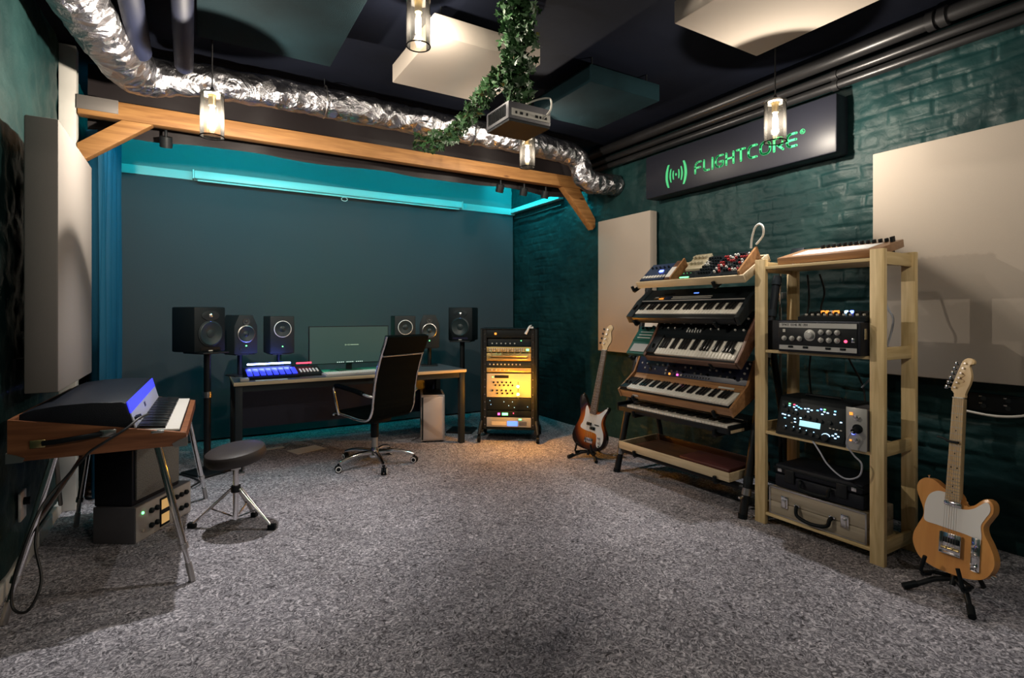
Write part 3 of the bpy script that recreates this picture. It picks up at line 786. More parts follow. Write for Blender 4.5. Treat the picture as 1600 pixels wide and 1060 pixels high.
# pc tower
t = thing('computer_tower', 'silver computer tower standing under the right end of the desk', 'computer', (2.245, 5.44, 0), (0, 0, R(-20)))
part('case', MB().box(-.125, .125, -.2, .22, .015, .50, .008), 'pc_silver', t)
part('front_panel', MB().box(-.102, .116, -.216, -.2, .03, .485, .012), 'pc_silver', t)
part('side_slot', MB().box(-.116, -.104, -.208, -.199, .03, .475), 'black', t)
part('top_vent', MB().box(-.10, .10, -.17, .19, .5, .507, .003), 'black', t)
for sx in (-.09, .09): part('foot', MB().box(sx - .02, sx + .02, -.17, .17, 0, .016), 'black', t)

# ------------------------------------------------------------------ office chair
t = thing('office_chair', 'black leather office chair with chrome frame turned away at the desk', 'chair', (1.41, 4.755, 0), (0, 0, R(24)))
bt = MB(); 
part('hub', MB().lathe([(.05, .075), (.05, .10), (.035, .14), (.03, .16)], 20), 'chrome', t)
part('gas_column', MB().cyl((0, 0, .15), (0, 0, .26), .027, 18), 'light_grey', t)
part('column_cover', MB().cyl((0, 0, .25), (0, 0, .41), .036, 18), 'black', t)
part('tilt_mechanism', MB().box(-.10, .10, -.11, .12, .39, .435, .01), 'black', t)
cast0 = None
for k in range(5):
    a = R(26 + k * 72); d = Vector((cos(a), sin(a), 0))
    q = [d * .03 + Vector((0, 0, .115)), d * .14 + Vector((0, 0, .118)), d * .25 + Vector((0, 0, .105)), d * .345 + Vector((0, 0, .078))]
    part('base_leg', MB().tube(spline(q, 6), .018, 10, rad=[.022 - .006 * i / 18 for i in range(19)]), 'chrome', t)
    cst = part('caster', MB().cyl((-.022, 0, 0), (-.006, 0, 0), .030, 18).cyl((.006, 0, 0), (.022, 0, 0), .030, 18).cyl((-.006, 0, 0), (.006, 0, 0), .012, 10).cyl((0, 0, 0), (0, 0, .045), .008, 8), 'black', t, tuple(d * .35 + Vector((0, 0, .031))), (0, 0, a + R(70)))
    part('caster_ring', MB().tube([(.0225, .021 * cos(b_), .021 * sin(b_)) for b_ in [2 * pi * i / 20 for i in range(20)]], .004, 6, True).tube([(-.0225, .021 * cos(b_), .021 * sin(b_)) for b_ in [2 * pi * i / 20 for i in range(20)]], .004, 6, True), 'white_plastic', cst)
# sling profile in (y forward, z): front lip, seat, bend, reclined back
prof = spline([(.27, .455, 0), (.24, .475, 0), (.10, .465, 0), (-.10, .445, 0), (-.20, .465, 0), (-.245, .54, 0), (-.255, .62, 0), (-.285, .80, 0), (-.345, .98, 0), (-.40, 1.10, 0), (-.425, 1.17, 0)], 6)
prof = [(p_.x, p_.y) for p_ in prof]
def slab(prof, x0, x1, th, n=10, ribs=False):
    mb = MB(); N = len(prof); rows = []
    for i, (y, z) in enumerate(prof):
        a = prof[max(0, i - 1)]; b_ = prof[min(N - 1, i + 1)]; d = Vector((b_[0] - a[0], b_[1] - a[1])).normalized(); nn = Vector((-d.y, d.x))
        wv = th * (1 + (.35 * abs(sin(i * .9)) if ribs else 0))
        up = [mb.bm.verts.new((x0 + (x1 - x0) * k / n, y - nn.x * wv / 2, z - nn.y * wv / 2)) for k in range(n + 1)]
        dn = [mb.bm.verts.new((x0 + (x1 - x0) * k / n, y + nn.x * wv / 2, z + nn.y * wv / 2)) for k in range(n + 1)]
        rows.append(up + dn[::-1])
    for A, B in zip(rows, rows[1:]):
        m_ = len(A)
        for k in range(m_): mb.bm.faces.new((A[k], A[(k + 1) % m_], B[(k + 1) % m_], B[k]))
    mb.bm.faces.new(rows[0]); mb.bm.faces.new(rows[-1][::-1])
    return mb
part('seat', slab(prof[:26], -.225, .225, .028, ribs=True), 'leather', t)
part('backrest', slab(prof[25:], -.225, .225, .022, ribs=True), 'leather', t)
part('headrest_pad', slab([(y + .004, z) for y, z in prof[50:]], -.23, .23, .05), 'leather', t)
part('back_bar', MB().cyl((-.232, -.372, 1.005), (.232, -.372, 1.005), .009, 10), 'chrome', t)
part('seat_bar', MB().cyl((-.225, .02, .44), (.225, .02, .44), .012, 10), 'chrome', t)
for s_ in (-1, 1):
    part('side_rail', MB().tube([(s_ * .236, y, z) for y, z in prof], .012, 10), 'chrome', t)
    arm = [(s_ * .245, -.262, .66), (s_ * .285, -.23, .675), (s_ * .29, -.10, .70), (s_ * .29, .12, .725), (s_ * .288, .19, .715), (s_ * .28, .205, .67), (s_ * .265, .19, .55), (s_ * .245, .18, .465)]
    ar = part('armrest_frame', MB().tube(spline(arm, 6), .011, 10), 'chrome', t)
    part('armrest_pad', MB().tube([(s_ * .29, -.19, .686), (s_ * .29, -.1, .702), (s_ * .29, .12, .728), (s_ * .289, .17, .724)], .021, 12), 'leather', ar)

# ------------------------------------------------------------------ equipment rack with units
RA = R(-36.5); rc = Vector((2.872, 4.858, 0))
ca, sa = cos(RA), sin(RA)
def rk(x, y, z): return (rc.x + x * ca - y * sa, rc.y + x * sa + y * ca, z)
RWID = .29
t = thing('equipment_rack', 'black wheeled rack cabinet holding lit studio units in the far corner', 'equipment rack', tuple(rc), (0, 0, RA))
for s_ in (-1, 1):
    part('side_panel', MB().box(s_ * RWID - .012, s_ * RWID + .012, 0, .42, .13, 1.20, .003), 'black', t)
    mb = MB().box(s_ * .255 - .018, s_ * .255 + .018, .004, .012, .145, 1.185)
    rl = part('rack_rail', mb, 'black_metal', t)
    for k in range(13): part('rail_screw', MB().cyl((s_ * .255, -.002, .18 + k * .08), (s_ * .255, .005, .18 + k * .08), .0055, 8), 'bright_steel', rl)
    part('foot_bar', MB().box(s_ * RWID - .02, s_ * RWID + .02, -.05, .45, .10, .13, .004), 'black_metal', t)
    part('front_strut', MB().tube([(s_ * RWID, -.0, .22), (s_ * (RWID + .02), -.06, .09)], .018, 8), 'black_metal', t)
    for yy in (-.045, .42):
        part('caster', MB().cyl((s_ * (RWID + .02) - .014, yy, .036), (s_ * (RWID + .02) + .014, yy, .036), .036, 16).box(s_ * (RWID + .02) - .01, s_ * (RWID + .02) + .01, yy - .012, yy + .012, .036, .105), 'black', t)
part('top_panel', MB().box(-RWID - .012, RWID + .012, 0, .42, 1.188, 1.20, .003), 'black', t)
part('bottom_panel', MB().box(-RWID + .012, RWID - .012, 0, .42, .13, .145, .002), 'black', t)
part('back_panel', MB().box(-RWID + .012, RWID - .012, .408, .42, .145, 1.188), 'black', t)
knob_s = MB().lathe([(.010, 0), (.010, .010), (.007, .013), (.001, .013)], 12).mesh('knob', 'black')
knob_w = MB().lathe([(.008, 0), (.007, .009), (.001, .010)], 10).mesh('knob', 'pale_label')
def rack_unit(label, z, h, m, d=.34, cat='rack unit', inset=0.):
    u = thing('rack_unit', label, cat, rk(0, .0, z), (0, 0, RA))
    part('chassis', MB().box(-.215, .215, .015 + inset, d, .002, h - .002), 'black', u)
    part('faceplate', MB().box(-.235, .235, .0 + inset, .014 + inset, .002, h - .002, .002), m, u)
    return u
def dots(u, n, x0, x1, z, mesh, y=0., name='knob', rot=ROT90):
    for k in range(n): part(name, mesh, None, u, (x0 + (x1 - x0) * k / max(1, n - 1), y, z), rot)
def led(u, x, z, m, w_=.008, h=.008, name='led', y=0): part(name, MB().box(x - w_ / 2, x + w_ / 2, y - .004, y + .001, z - h / 2, z + h / 2), m, u)
u = rack_unit('black rack unit with orange lamp, topmost in the rack', 1.10, .085, 'black'); led(u, -.14, .045, 'led_orange', .022, .022)
u = rack_unit('dark rack unit with small green lamp, second from the rack top', 1.01, .085, 'dark_grey', inset=.03); led(u, .13, .06, 'led_green', .009, .009, y=.03); dots(u, 6, -.18, .06, .03, knob_w, .03)
u = rack_unit('yellow lit patch panel full of cables, third from the rack top', .945, .062, 'brass_front'); dots(u, 16, -.20, .16, .04, knob_w); dots(u, 16, -.20, .16, .02, knob_w); led(u, .20, .03, 'led_green', .03, .022)
for k in range(4): part('patch_cable', MB().tube(spline([(-.18 + .05 * k, -.004, .03), (-.17 + .06 * k, -.05, -.02), (-.08 + .06 * k, -.05, -.015), (-.05 + .07 * k, -.004, .03)], 6), .004, 6), 'gold', u)
u = rack_unit('polished bronze coloured rack unit, fourth from the rack top', .855, .085, 'brass_front'); part('handle_bar', MB().cyl((-.20, -.02, .055), (.20, -.02, .055), .010, 10), 'gold', u); part('handle_bar', MB().cyl((-.20, -.015, .02), (.20, -.015, .02), .007, 10), 'gold', u)
u = rack_unit('thin dark rack unit with a row of small white sockets', .79, .06, 'dark_grey'); dots(u, 9, -.20, .12, .03, knob_w)
u = rack_unit('thin rack unit with two red lamps above the beige one', .735, .05, 'brass_front'); led(u, .13, .03, 'led_red'); led(u, .17, .03, 'led_red'); dots(u, 5, -.18, 0, .025, knob_w)
u = rack_unit('beige faced rack unit with two rows of black knobs', .47, .255, 'cream_plastic')
dots(u, 5, -.16, .02, .16, knob_s); dots(u, 5, -.14, .04, .13, knob_s); dots(u, 5, -.17, .02, .075, knob_s); dots(u, 4, -.12, .04, .045, knob_s); led(u, -.17, .215, 'led_green', .014, .008); part('display', MB().box(-.15, .0, -.003, .001, .205, .235), 'black', u)
u = rack_unit('black rack unit with tiny white lamps below the beige one', .335, .13, 'black')
for x_, z_ in ((-.2, .1), (-.19, .06), (-.05, .09), (.0, .05), (.04, .09), (.2, .04), (.06, .03)): led(u, x_, z_, 'led_white', .005, .005)
u = rack_unit('black rack unit with green display and pink lamp', .265, .066, 'black'); led(u, -.04, .03, 'led_green', .062, .026, 'display'); led(u, -.105, .03, 'led_pink', .024, .024); led(u, .05, .04, 'led_red', .010, .010)
u = rack_unit('silver edged rack unit with blue display, lowest in the rack', .155, .105, 'silver_panel'); led(u, .04, .04, 'lcd_blue', .11, .05, 'display'); part('control_strip', MB().box(-.18, -.03, -.003, .001, .02, .06), 'pale_label', u); part('control_strip', MB().box(.11, .19, -.003, .001, .02, .06), 'grey_plastic', u); led(u, .12, .085, 'led_green', .03, .014)
# two amber work lamps clipped to the rack front
t = thing('rack_work_lamp', 'pair of small glaring amber lamps clipped to the rack front', 'lamp', rk(.115, -.20, .57), (0, 0, RA))
part('lamp_bulb', MB().lathe([(.001, -.011), (.008, -.008), (.011, 0), (.008, .008), (.001, .011)], 10), 'yellow_lamp', t, (0, 0, .045))
part('lamp_bulb', MB().lathe([(.001, -.011), (.008, -.008), (.011, 0), (.008, .008), (.001, .011)], 10), 'yellow_lamp', t, (0, 0, -.035))
part('lamp_stem', MB().cyl((0, .02, -.08), (0, .02, .09), .005, 8).cyl((0, .02, -.08), (0, .198, -.10), .005, 8), 'black_metal', t)
t = thing('gooseneck_lamp', 'small white gooseneck lamp on the top right of the rack', 'lamp', rk(.20, .02, 1.20), (0, 0, RA))
part('neck', MB().tube(spline([(-.02, -.045, -.055), (.0, -.047, -.02), (.02, -.035, .022), (.04, .01, .035)], 6), .008, 8, rad=[.016 - .011 * i / 18 for i in range(19)]), 'white_plastic', t)
part('clip', MB().box(.02, .06, -.01, .03, 0, .02, .003), 'white_plastic', t)

# ------------------------------------------------------------------ electric piano
EP = Vector((-.340, 3.725, 0))
t = thing('electric_piano', 'wood cased electric stage piano with black lid on chrome legs', 'electric piano', tuple(EP), (0, 0, R(-2.2)))
hy = .575
X0, X1 = -.338, .338
rim = lambda x: .889 - (.127) * (x - X0) / (X1 - X0)
for s_ in (-1, 1):
    part('end_panel', MB().prism([(X0, .70), (X1, .70), (X1, rim(X1)), (X0, rim(X0))], s_ * hy, s_ * (hy - .02), 'y', bev=.002), 'walnut', t)
part('case_bottom', MB().box(X0 + .002, X1 - .002, -hy + .02, hy - .02, .703, .718), 'walnut', t)
part('case_back', MB().box(X0, X0 + .02, -hy + .02, hy - .02, .718, rim(X0)), 'walnut', t)
part('keyslip', MB().box(X1 - .028, X1, -hy + .02, hy - .02, .718, rim(X1) + .002), 'walnut', t)
part('lid', MB().prism([(X0 + .03, .84), (.118, .80), (.116, .815), (.086, .926), (.07, .934), (-.05, .938), (-.16, .935), (-.25, .925), (X0 + .035, .905)], -hy + .022, hy - .022, 'y', bev=.004), 'tolex', t)
# front rail: upper strip glows in place of reflected blue light, lower steel strip, both leaning back
part('glow_strip', MB().prism([(.094, .930), (.108, .876), (.103, .876), (.089, .930)], -hy + .024, hy - .024, 'y'), 'blue_reflection', t, label='blue strip under the lid edge, reflected light put in as glow')
fr = part('name_rail', MB().prism([(.108, .8755), (.128, .802), (.122, .802), (.103, .8755)], -hy + .024, hy - .024, 'y'), 'rail_silver', t)
for y_ in (-.50, -.46): part('rail_knob', MB().cyl((.115, y_, .838), (.140, y_, .845), .012, 14), 'black', fr)
part('name_plate', MB().prism([(.113, .862), (.1195, .838), (.1175, .838), (.111, .862)], -.10, -.05, 'y'), 'navy', fr)
part('key_bed', MB().box(.120, X1 - .03, -hy + .021, hy - .021, .718, .772), 'black', t)
nW = 42; kw = (2 * hy - .06) / nW
wk = MB().box(0, .178, -kw * .47, kw * .47, 0, .016, .002).mesh('white_key', 'ivory')
bk = MB().box(0, .118, -kw * .34, kw * .34, 0, .026, .003).mesh('black_key', 'key_black')
for k in range(nW):
    yy = hy - .03 - (k + .5) * kw       # bass at the far end (player sits on the room side)
    part('white_key', wk, None, t, (.128, yy, .776), (0, R(4), 0))
    if (k + 2) % 7 in (0, 1, 3, 4, 5) and k < nW - 1: part('black_key', bk, None, t, (.128, yy - kw / 2, .783), (0, R(4), 0))
# hardware on the near end
for (x_, z_) in ((X0, .70), (X1, .70)):
    s_ = 1 if x_ < 0 else -1
    part('corner_guard', MB().prism([(x_ - .004 * s_, z_ - .004), (x_ + .052 * s_, z_ - .004), (x_ + .060 * s_, z_ + .014), (x_ + .03 * s_, z_ + .03), (x_ - .004 * s_, z_ + .042)], -hy - .006, -hy + .05, 'y'), 'steel', t)
part('corner_guard', MB().box(.19, .245, -hy - .004, -hy + .024, .772, .785, .004), 'bright_steel', t)
hd = part('carry_handle', MB().tube([(-.215, -hy - .014, .775), (-.17, -hy - .022, .778), (-.05, -hy - .024, .79), (.0, -hy - .014, .796)], .012, 8), 'black', t)
part('handle_plate', MB().box(-.26, -.205, -hy - .012, -hy, .755, .792, .004), 'gold', hd); part('handle_plate', MB().box(-.01, .055, -hy - .012, -hy, .777, .812, .004), 'bright_steel', hd)
def leg(x0, y0, x1, y1):
    a, b_ = Vector((x0, y0, .705)), Vector((x1, y1, .05)); d = b_ - a
    lg = part('leg', MB().cyl(tuple(a), tuple(a + d * .80), .017, 14).cyl(tuple(a + d * .80), tuple(a + d * .98), .012, 12), 'chrome', t)
    part('foot', MB().cyl(tuple(a + d * .93), (x1 + (x1 - x0) * .06, y1 + (y1 - y0) * .06, 0.002), .015, 12), 'steel', lg)
    part('leg_collar', MB().cyl(tuple(a + d * .78), tuple(a + d * .82), .021, 14), 'bright_steel', lg)
leg(.21, -hy + .07, .355, -hy + .025); leg(-.19, -hy + .07, -.335, -hy - .02); leg(.29, hy - .05, .39, hy + .22); leg(-.21, hy - .10, -.31, hy + .02)
part('cross_brace', MB().cyl((-.19, -hy + .09, .69), (-.26, -.05, .34), .010, 10), 'steel', t)
part('cross_brace', MB().cyl((-.12, .28, .70), (-.27, -hy + .02, .36), .010, 10), 'steel', t)
cable('instrument_cable', [(-.19, 3.235, .855), (-.225, 3.17, .845), (-.27, 3.125, .81), (-.34, 3.115, .765), (-.40, 3.115, .725), (-.43, 3.12, .69), (-.50, 3.20, .60), (-.575, 3.16, .50), (-.615, 3.09, .38), (-.66, 3.075, .20), (-.655, 3.05, .10), (-.60, 3.02, .09), (-.565, 3.06, .19), (-.60, 3.14, .33), (-.60, 3.25, .47)], .006, 'cable_black', 'black cable running from the electric piano rail down along its near leg')

# ------------------------------------------------------------------ drum stool
t = thing('drum_stool', 'round black padded stool on a chrome tripod beside the electric piano', 'stool', (.235, 3.75, 0))
part('seat', MB().lathe([(.02, -.04), (.158, -.037), (.172, -.022), (.175, .012), (.168, .033), (.152, .043), (.09, .048), (.001, .049)], 40), 'stool_leather', t, (0, 0, .476), rot=(R(3), R(-7), 0))
part('seat_clamp', MB().box(-.028, .028, -.02, .02, .385, .438, .005), 'steel', t)
part('post', MB().cyl((0, 0, .075), (0, 0, .39), .017, 16), 'chrome', t)
part('leg_collar', MB().cyl((0, 0, .245), (0, 0, .285), .028, 16), 'black_metal', t)
part('wing_nut', MB().box(.02, .05, -.008, .008, .34, .365, .003), 'bright_steel', t)
for a, fr_ in ((-26, .215), (141, .30), (58, .23)):
    d = Vector((cos(R(a)), sin(R(a)), 0)); n_ = Vector((-d.y, d.x, 0)) * .012
    top = Vector((0, 0, .265)) + d * .025; ft = d * fr_ + Vector((0, 0, .02))
    lg = part('leg', MB().cyl(tuple(top + n_), tuple(ft + n_ * .5), .007, 10).cyl(tuple(top - n_), tuple(ft - n_ * .5), .007, 10), 'chrome', t)
    part('leg_brace', MB().cyl((d * .02 + Vector((0, 0, .09))).to_tuple(), (top.lerp(ft, .55)).to_tuple(), .005, 8), 'chrome', lg)
    part('rubber_foot', MB().box(-.022, .028, -.018, .018, 0, .036, .008), 'black', lg, tuple(d * fr_), (0, 0, R(a)))

# ------------------------------------------------------------------ amplifier and preamp under the piano
PA = math.atan2(.444, .28) 
t = thing('preamp_case', 'grey preamplifier box with two glowing meters on the floor under the piano', 'preamplifier', (-.150, 4.055, 0), (0, 0, PA))
part('case', MB().box(-.262, .262, 0, .25, 0, .215, .005), 'grey_plastic', t)
part('faceplate', MB().box(-.258, .258, -.006, 0, .004, .211, .002), 'light_grey', t)
mt = part('meter_frame', MB().box(-.055, .035, -.012, -.006, .018, .198, .003), 'black', t)
part('meter', MB().box(-.045, .025, -.0145, -.012, .125, .185), 'meter_face', mt); part('meter', MB().box(-.045, .025, -.0145, -.012, .035, .095), 'meter_face', mt)
kb = MB().lathe([(.016, 0), (.016, .014), (.010, .020), (.001, .020)], 16).mesh('knob', 'black')
for x_ in (-.135, -.085, .10, .15, .20):
    for z_ in (.065, .155): part('knob', kb, None, t, (x_, -.006, z_), ROT90)
part('lamp', MB().cyl((-.205, -.012, .165), (-.205, -.006, .165), .008, 12), 'led_green', t)
part('lamp', MB().cyl((-.205, -.012, .06), (-.205, -.006, .06), .008, 12), 'pale_label', t)
t = thing('guitar_amplifier', 'black amplifier with grey grille standing on the grey preamplifier box', 'amplifier', (-.172, 4.03, .216), (0, 0, PA))
part('cabinet', MB().box(-.215, .215, .02, .25, 0, .43, .008), 'tolex', t)
part('grille', MB().box(-.195, .195, .006, .02, .03, .37, .004), 'grille_cloth', t)
part('control_strip', MB().box(-.20, .20, .004, .02, .38, .42, .002), 'black_metal', t)
part('handle', MB().tube([(-.08, .14, .43), (-.07, .14, .452), (.07, .14, .452), (.08, .14, .43)], .008, 8), 'black', t)
t = thing('wall_socket', 'white wall socket low on the left wall behind the piano leg', 'socket', (LX + .012, 3.74, .35))
part('plate', MB().box(0, .012, -.055, .055, -.075, .075, .004), 'white_plastic', t)
part('plug', MB().cyl((.012, .0, .02), (.04, 0, .02), .02, 16), 'black', t)

# ------------------------------------------------------------------ pine shelf on the right
SX0, SX1, SY0, SY1 = 3.165, 3.555, 1.42, 2.185
t = thing('pine_shelf', 'tall untreated pine shelf unit holding studio gear by the right wall', 'shelf', ((SX0 + SX1) / 2, (SY0 + SY1) / 2, 0))
hx, hyy = (SX1 - SX0) / 2, (SY1 - SY0) / 2
pm = MB().box(-.017, .017, -.036, .036, 0, 1.71, .003).mesh('post', 'pine_z')
for sx in (-1, 1):
    for sy in (-1, 1): part('post', pm, None, t, (sx * (hx - .018), sy * (hyy - .037), 0))
for sy in (-1, 1):
    for z in (.05, .58, 1.105, 1.628):
        part('side_rail', MB().box(-hx + .035, hx - .035, sy * (hyy - .028) - .010, sy * (hyy - .028) + .010, z, z + .07, .002), 'pine_x', t)
for z in (.062, .585, 1.108, 1.645):
    part('shelf_board', MB().box(-hx + .006, hx - .006, -hyy + .074, hyy - .074, z, z + .018, .002), 'pine_y', t)
SHX = SX0 + .006
# cases on the lowest board
RS = -pi / 2      # things that face -x: local x -> -y, local y -> +x
ymid = (SY0 + SY1) / 2
t = thing('flight_case', 'pale wood and metal case with black handle on the lowest shelf board', 'case', (SHX + .012, ymid, .080), (0, 0, RS))
part('body', MB().box(-.285, .285, 0, .31, 0, .085, .006), 'grey_wood', t)
part('lid', MB().box(-.285, .285, 0, .31, .0865, .175, .006), 'grey_wood', t)
part('edge_trim', MB().box(-.288, .288, -.004, .005, .168, .179, .002).box(-.288, .288, -.004, .005, -.0, .010, .002).box(-.290, -.280, -.004, .005, 0, .179, .002).box(.280, .290, -.004, .005, 0, .179, .002), 'steel', t)
part('handle', MB().tube(spline([(-.105, -.004, .095), (-.10, -.022, .085), (-.085, -.030, .045), (0, -.032, .028), (.085, -.030, .045), (.10, -.022, .085), (.105, -.004, .095)], 5), .011, 10), 'black', t)
for x_ in (-.11, .10): part('handle_mount', MB().box(x_ - .012, x_ + .022, -.010, 0, .09, .106, .003), 'chrome', t)
for x_ in (-.185, .175):
    lt = part('latch', MB().box(x_ - .022, x_ + .022, -.008, 0, .06, .135, .003), 'chrome', t)
    part('latch_lever', MB().box(x_ - .013, x_ + .013, -.018, -.008, .065, .115, .003), 'bright_steel', lt)
t = thing('tool_case', 'black plastic hard case with ridged lid on top of the pale metal case', 'case', (SHX + .02, ymid - .005, .260), (0, 0, RS))
part('body', MB().box(-.265, .265, 0, .30, 0, .085, .014), 'tolex', t)
part('lid', MB().box(-.262, .262, -.004, .30, .087, .148, .018), 'tolex', t)
part('rim', MB().box(-.268, .268, -.010, .0, .118, .128, .004), 'black', t)
part('handle', MB().tube(spline([(-.09, -.006, .075), (-.085, -.022, .065), (-.07, -.026, .03), (.07, -.026, .03), (.085, -.022, .065), (.09, -.006, .075)], 5), .010, 8), 'black', t)
for x_ in (-.16, .15): part('latch', MB().box(x_ - .03, x_ + .03, -.012, 0, .045, .125, .005), 'black_metal', t)
for x_ in (-.225, .215): part('lock', MB().box(x_ - .013, x_ + .015, -.010, 0, .10, .125, .003), 'bright_steel', t)
# profiling amplifier
t = thing('modelling_amplifier', 'dark amplifier head covered in glowing blue white buttons on the shelf', 'amplifier', (SHX - .01, 1.838, .6045), (0, 0, RS))
part('cabinet', MB().prism([(0, 0), (.25, 0), (.25, .237), (.07, .237), (.055, .225)], -.20, .23, 'x', bev=.006), 'black', t)
fa = math.atan2(.055, .215)
fp = part('front_panel', MB().box(-.185, .215, -.005, .001, .008, .208, .002), 'dark_grey', t, (0, .002, .004), (-fa, 0, 0))
def fl(x, z, w_, h_, m, name='button'): part(name, MB().box(x - w_ / 2, x + w_ / 2, -.0085, -.005, z - h_ / 2, z + h_ / 2, .001), m, fp)
kf = MB().lathe([(.012, 0), (.011, .012), (.001, .013)], 16).mesh('knob', 'dark_grey')
for x, z, m in [(-.13, .180, 'led_cyan'), (-.13, .192, 'led_green'), (-.10, .175, 'led_white'), (-.10, .19, 'led_red'), (-.085, .16, 'led_white'), (-.085, .185, 'led_cyan'), (-.07, .178, 'led_cyan'), (-.055, .172, 'led_cyan'),
                (-.03, .175, 'led_white'), (-.01, .178, 'led_white'), (.01, .172, 'led_white'), (-.01, .160, 'led_white'), (.045, .176, 'led_cyan'), (.065, .186, 'led_blue'), (.085, .188, 'led_green'), (.085, .174, 'led_white'), (.105, .170, 'led_white'), (.075, .158, 'led_white'), (.145, .168, 'led_white'), (.145, .186, 'led_cyan'),
                (-.165, .122, 'led_white'), (-.15, .12, 'led_white'), (-.125, .118, 'led_white'), (-.148, .10, 'led_cyan'), (-.085, .105, 'led_white'), (-.05, .115, 'led_white'), (.185, .128, 'led_white'),
                (.165, .058, 'led_white'), (.18, .046, 'led_white'), (.15, .046, 'led_white'), (.165, .034, 'led_white'), (.13, .085, 'pale_label'), (.15, .084, 'pale_label'), (.17, .083, 'pale_label'), (.19, .082, 'pale_label'), (-.08, .085, 'led_white'), (-.10, .078, 'pale_label')]:
    fl(x, z, .0115, .0065, m)
fl(.01, .085, .125, .034, 'lcd_pale', 'display')
for x, z in [(-.165, .175), (-.14, .15), (-.105, .145), (-.08, .14), (-.03, .13), (0, .125), (.04, .12), (.075, .115), (.125, .115), (-.14, .04), (-.09, .04), (-.05, .036), (-.01, .032), (.03, .028), (.07, .024)]:
    part('knob', kf, None, fp, (x, -.005, z), ROT90)
for x, z in [(-.135, .052), (-.085, .055), (-.045, .052), (-.005, .048), (.04, .045)]: fl(x, z, .005, .005, 'led_white', 'led')
part('volume_knob', MB().lathe([(.022, 0), (.020, .016), (.001, .017)], 20), 'black', fp, (.112, -.005, .026), ROT90)
part('dial_ring', MB().tube([(.112 + .024 * cos(a), -.008, .030 + .020 * sin(a)) for a in [R(20 + 14 * k) for k in range(11)]], .002, 6), 'led_white', fp)
part('handle', MB().tube([(-.10, .16, .225), (-.09, .16, .245), (.12, .16, .245), (.13, .16, .225)], .009, 8), 'black', t)
# grey power box standing upright
t = thing('preamp_module', 'upright light grey module with two knobs and a plugged lead on the shelf', 'preamplifier', (SHX - .025, 1.551, .605), (0, 0, RS))
part('case', MB().box(-.050, .050, .006, .22, -.0, .225, .003), 'grey_plastic', t)
part('faceplate', MB().box(-.054, .054, 0, .006, -.002, .232, .002), 'silver_panel', t)
for z in (.180, .055): lathe_part('knob', [(.015, 0), (.014, .016), (.001, .018)], 'bright_steel', t, (.005, 0, z), 18)
part('lamp', MB().box(-.034, -.018, -.003, .001, .19, .205), 'led_orange', t); part('lamp', MB().box(-.034, -.024, -.003, .001, .045, .053), 'led_orange', t)
part('socket', MB().cyl((.008, -.006, .118), (.008, .004, .118), .026, 20), 'black', t)
part('plug', MB().cyl((.006, -.045, .108), (.008, 0, .118), .014, 14), 'black', t)
part('lamp', MB().cyl((-.014, -.008, .09), (-.014, 0, .09), .006, 10), 'led_blue', t)
cable('patch_lead', [(3.100, 1.545, .712), (3.09, 1.555, .70), (3.095, 1.575, .64), (3.12, 1.55, .58), (3.12, 1.51, .54), (3.12, 1.525, .47), (3.12, 1.60, .44), (3.125, 1.69, .49), (3.13, 1.745, .56), (3.165, 1.80, .598)], .0045, 'cable_grey', 'bluish lead hanging in a loop below the grey module')
# tape echo
t = thing('tape_echo', 'black tape echo box with silver stripes and a red lamp on the shelf', 'echo unit', (SHX - .075, 1.742, 1.127), (0, 0, RS))
part('case', MB().box(-.238, .238, 0, .28, 0, .187, .010), 'tolex', t)
part('front_panel', MB().box(-.222, .222, -.005, .001, .012, .178, .002), 'black_metal', t)
sp = part('top_stripe', MB().box(-.222, .222, -.008, -.005, .148, .175), 'silver_panel', t)
part('bottom_stripe', MB().box(-.222, .222, -.008, -.005, .016, .042), 'silver_panel', t)
ke = MB().lathe([(.015, 0), (.015, .006), (.010, .008), (.009, .018), (.001, .019)], 18).mesh('knob', 'silver_panel')
for x, z in [(-.19, .083), (-.142, .083), (-.094, .083), (.03, .125), (.075, .125), (.12, .125), (.03, .080), (.075, .080), (.12, .080)]: part('knob', ke, None, t, (x, -.005, z), ROT90)
part('mode_dial', MB().lathe([(.034, 0), (.033, .004), (.026, .005), (.025, .003), (.019, .004), (.018, .020), (.001, .021)], 28), 'silver_panel', t, (-.035, -.005, .105), ROT90)
part('red_lamp', MB().cyl((.165, -.010, .078), (.165, -.004, .078), .008, 12), 'led_red', t)
part('power_switch', MB().box(.195, .215, -.012, -.004, .072, .098, .003), 'chrome', t)
part('level_meter', MB().box(-.20, -.185, -.008, -.004, .12, .138), 'pale_label', t)
for x in (-.15, -.06, .07, .15): part('jack', MB().box(x - .014, x + .016, -.014, -.007, .027, .04, .003), 'black', t)
part('clasp', MB().box(.2385, .244, .03, .06, .09, .15, .002), 'bright_steel', t)
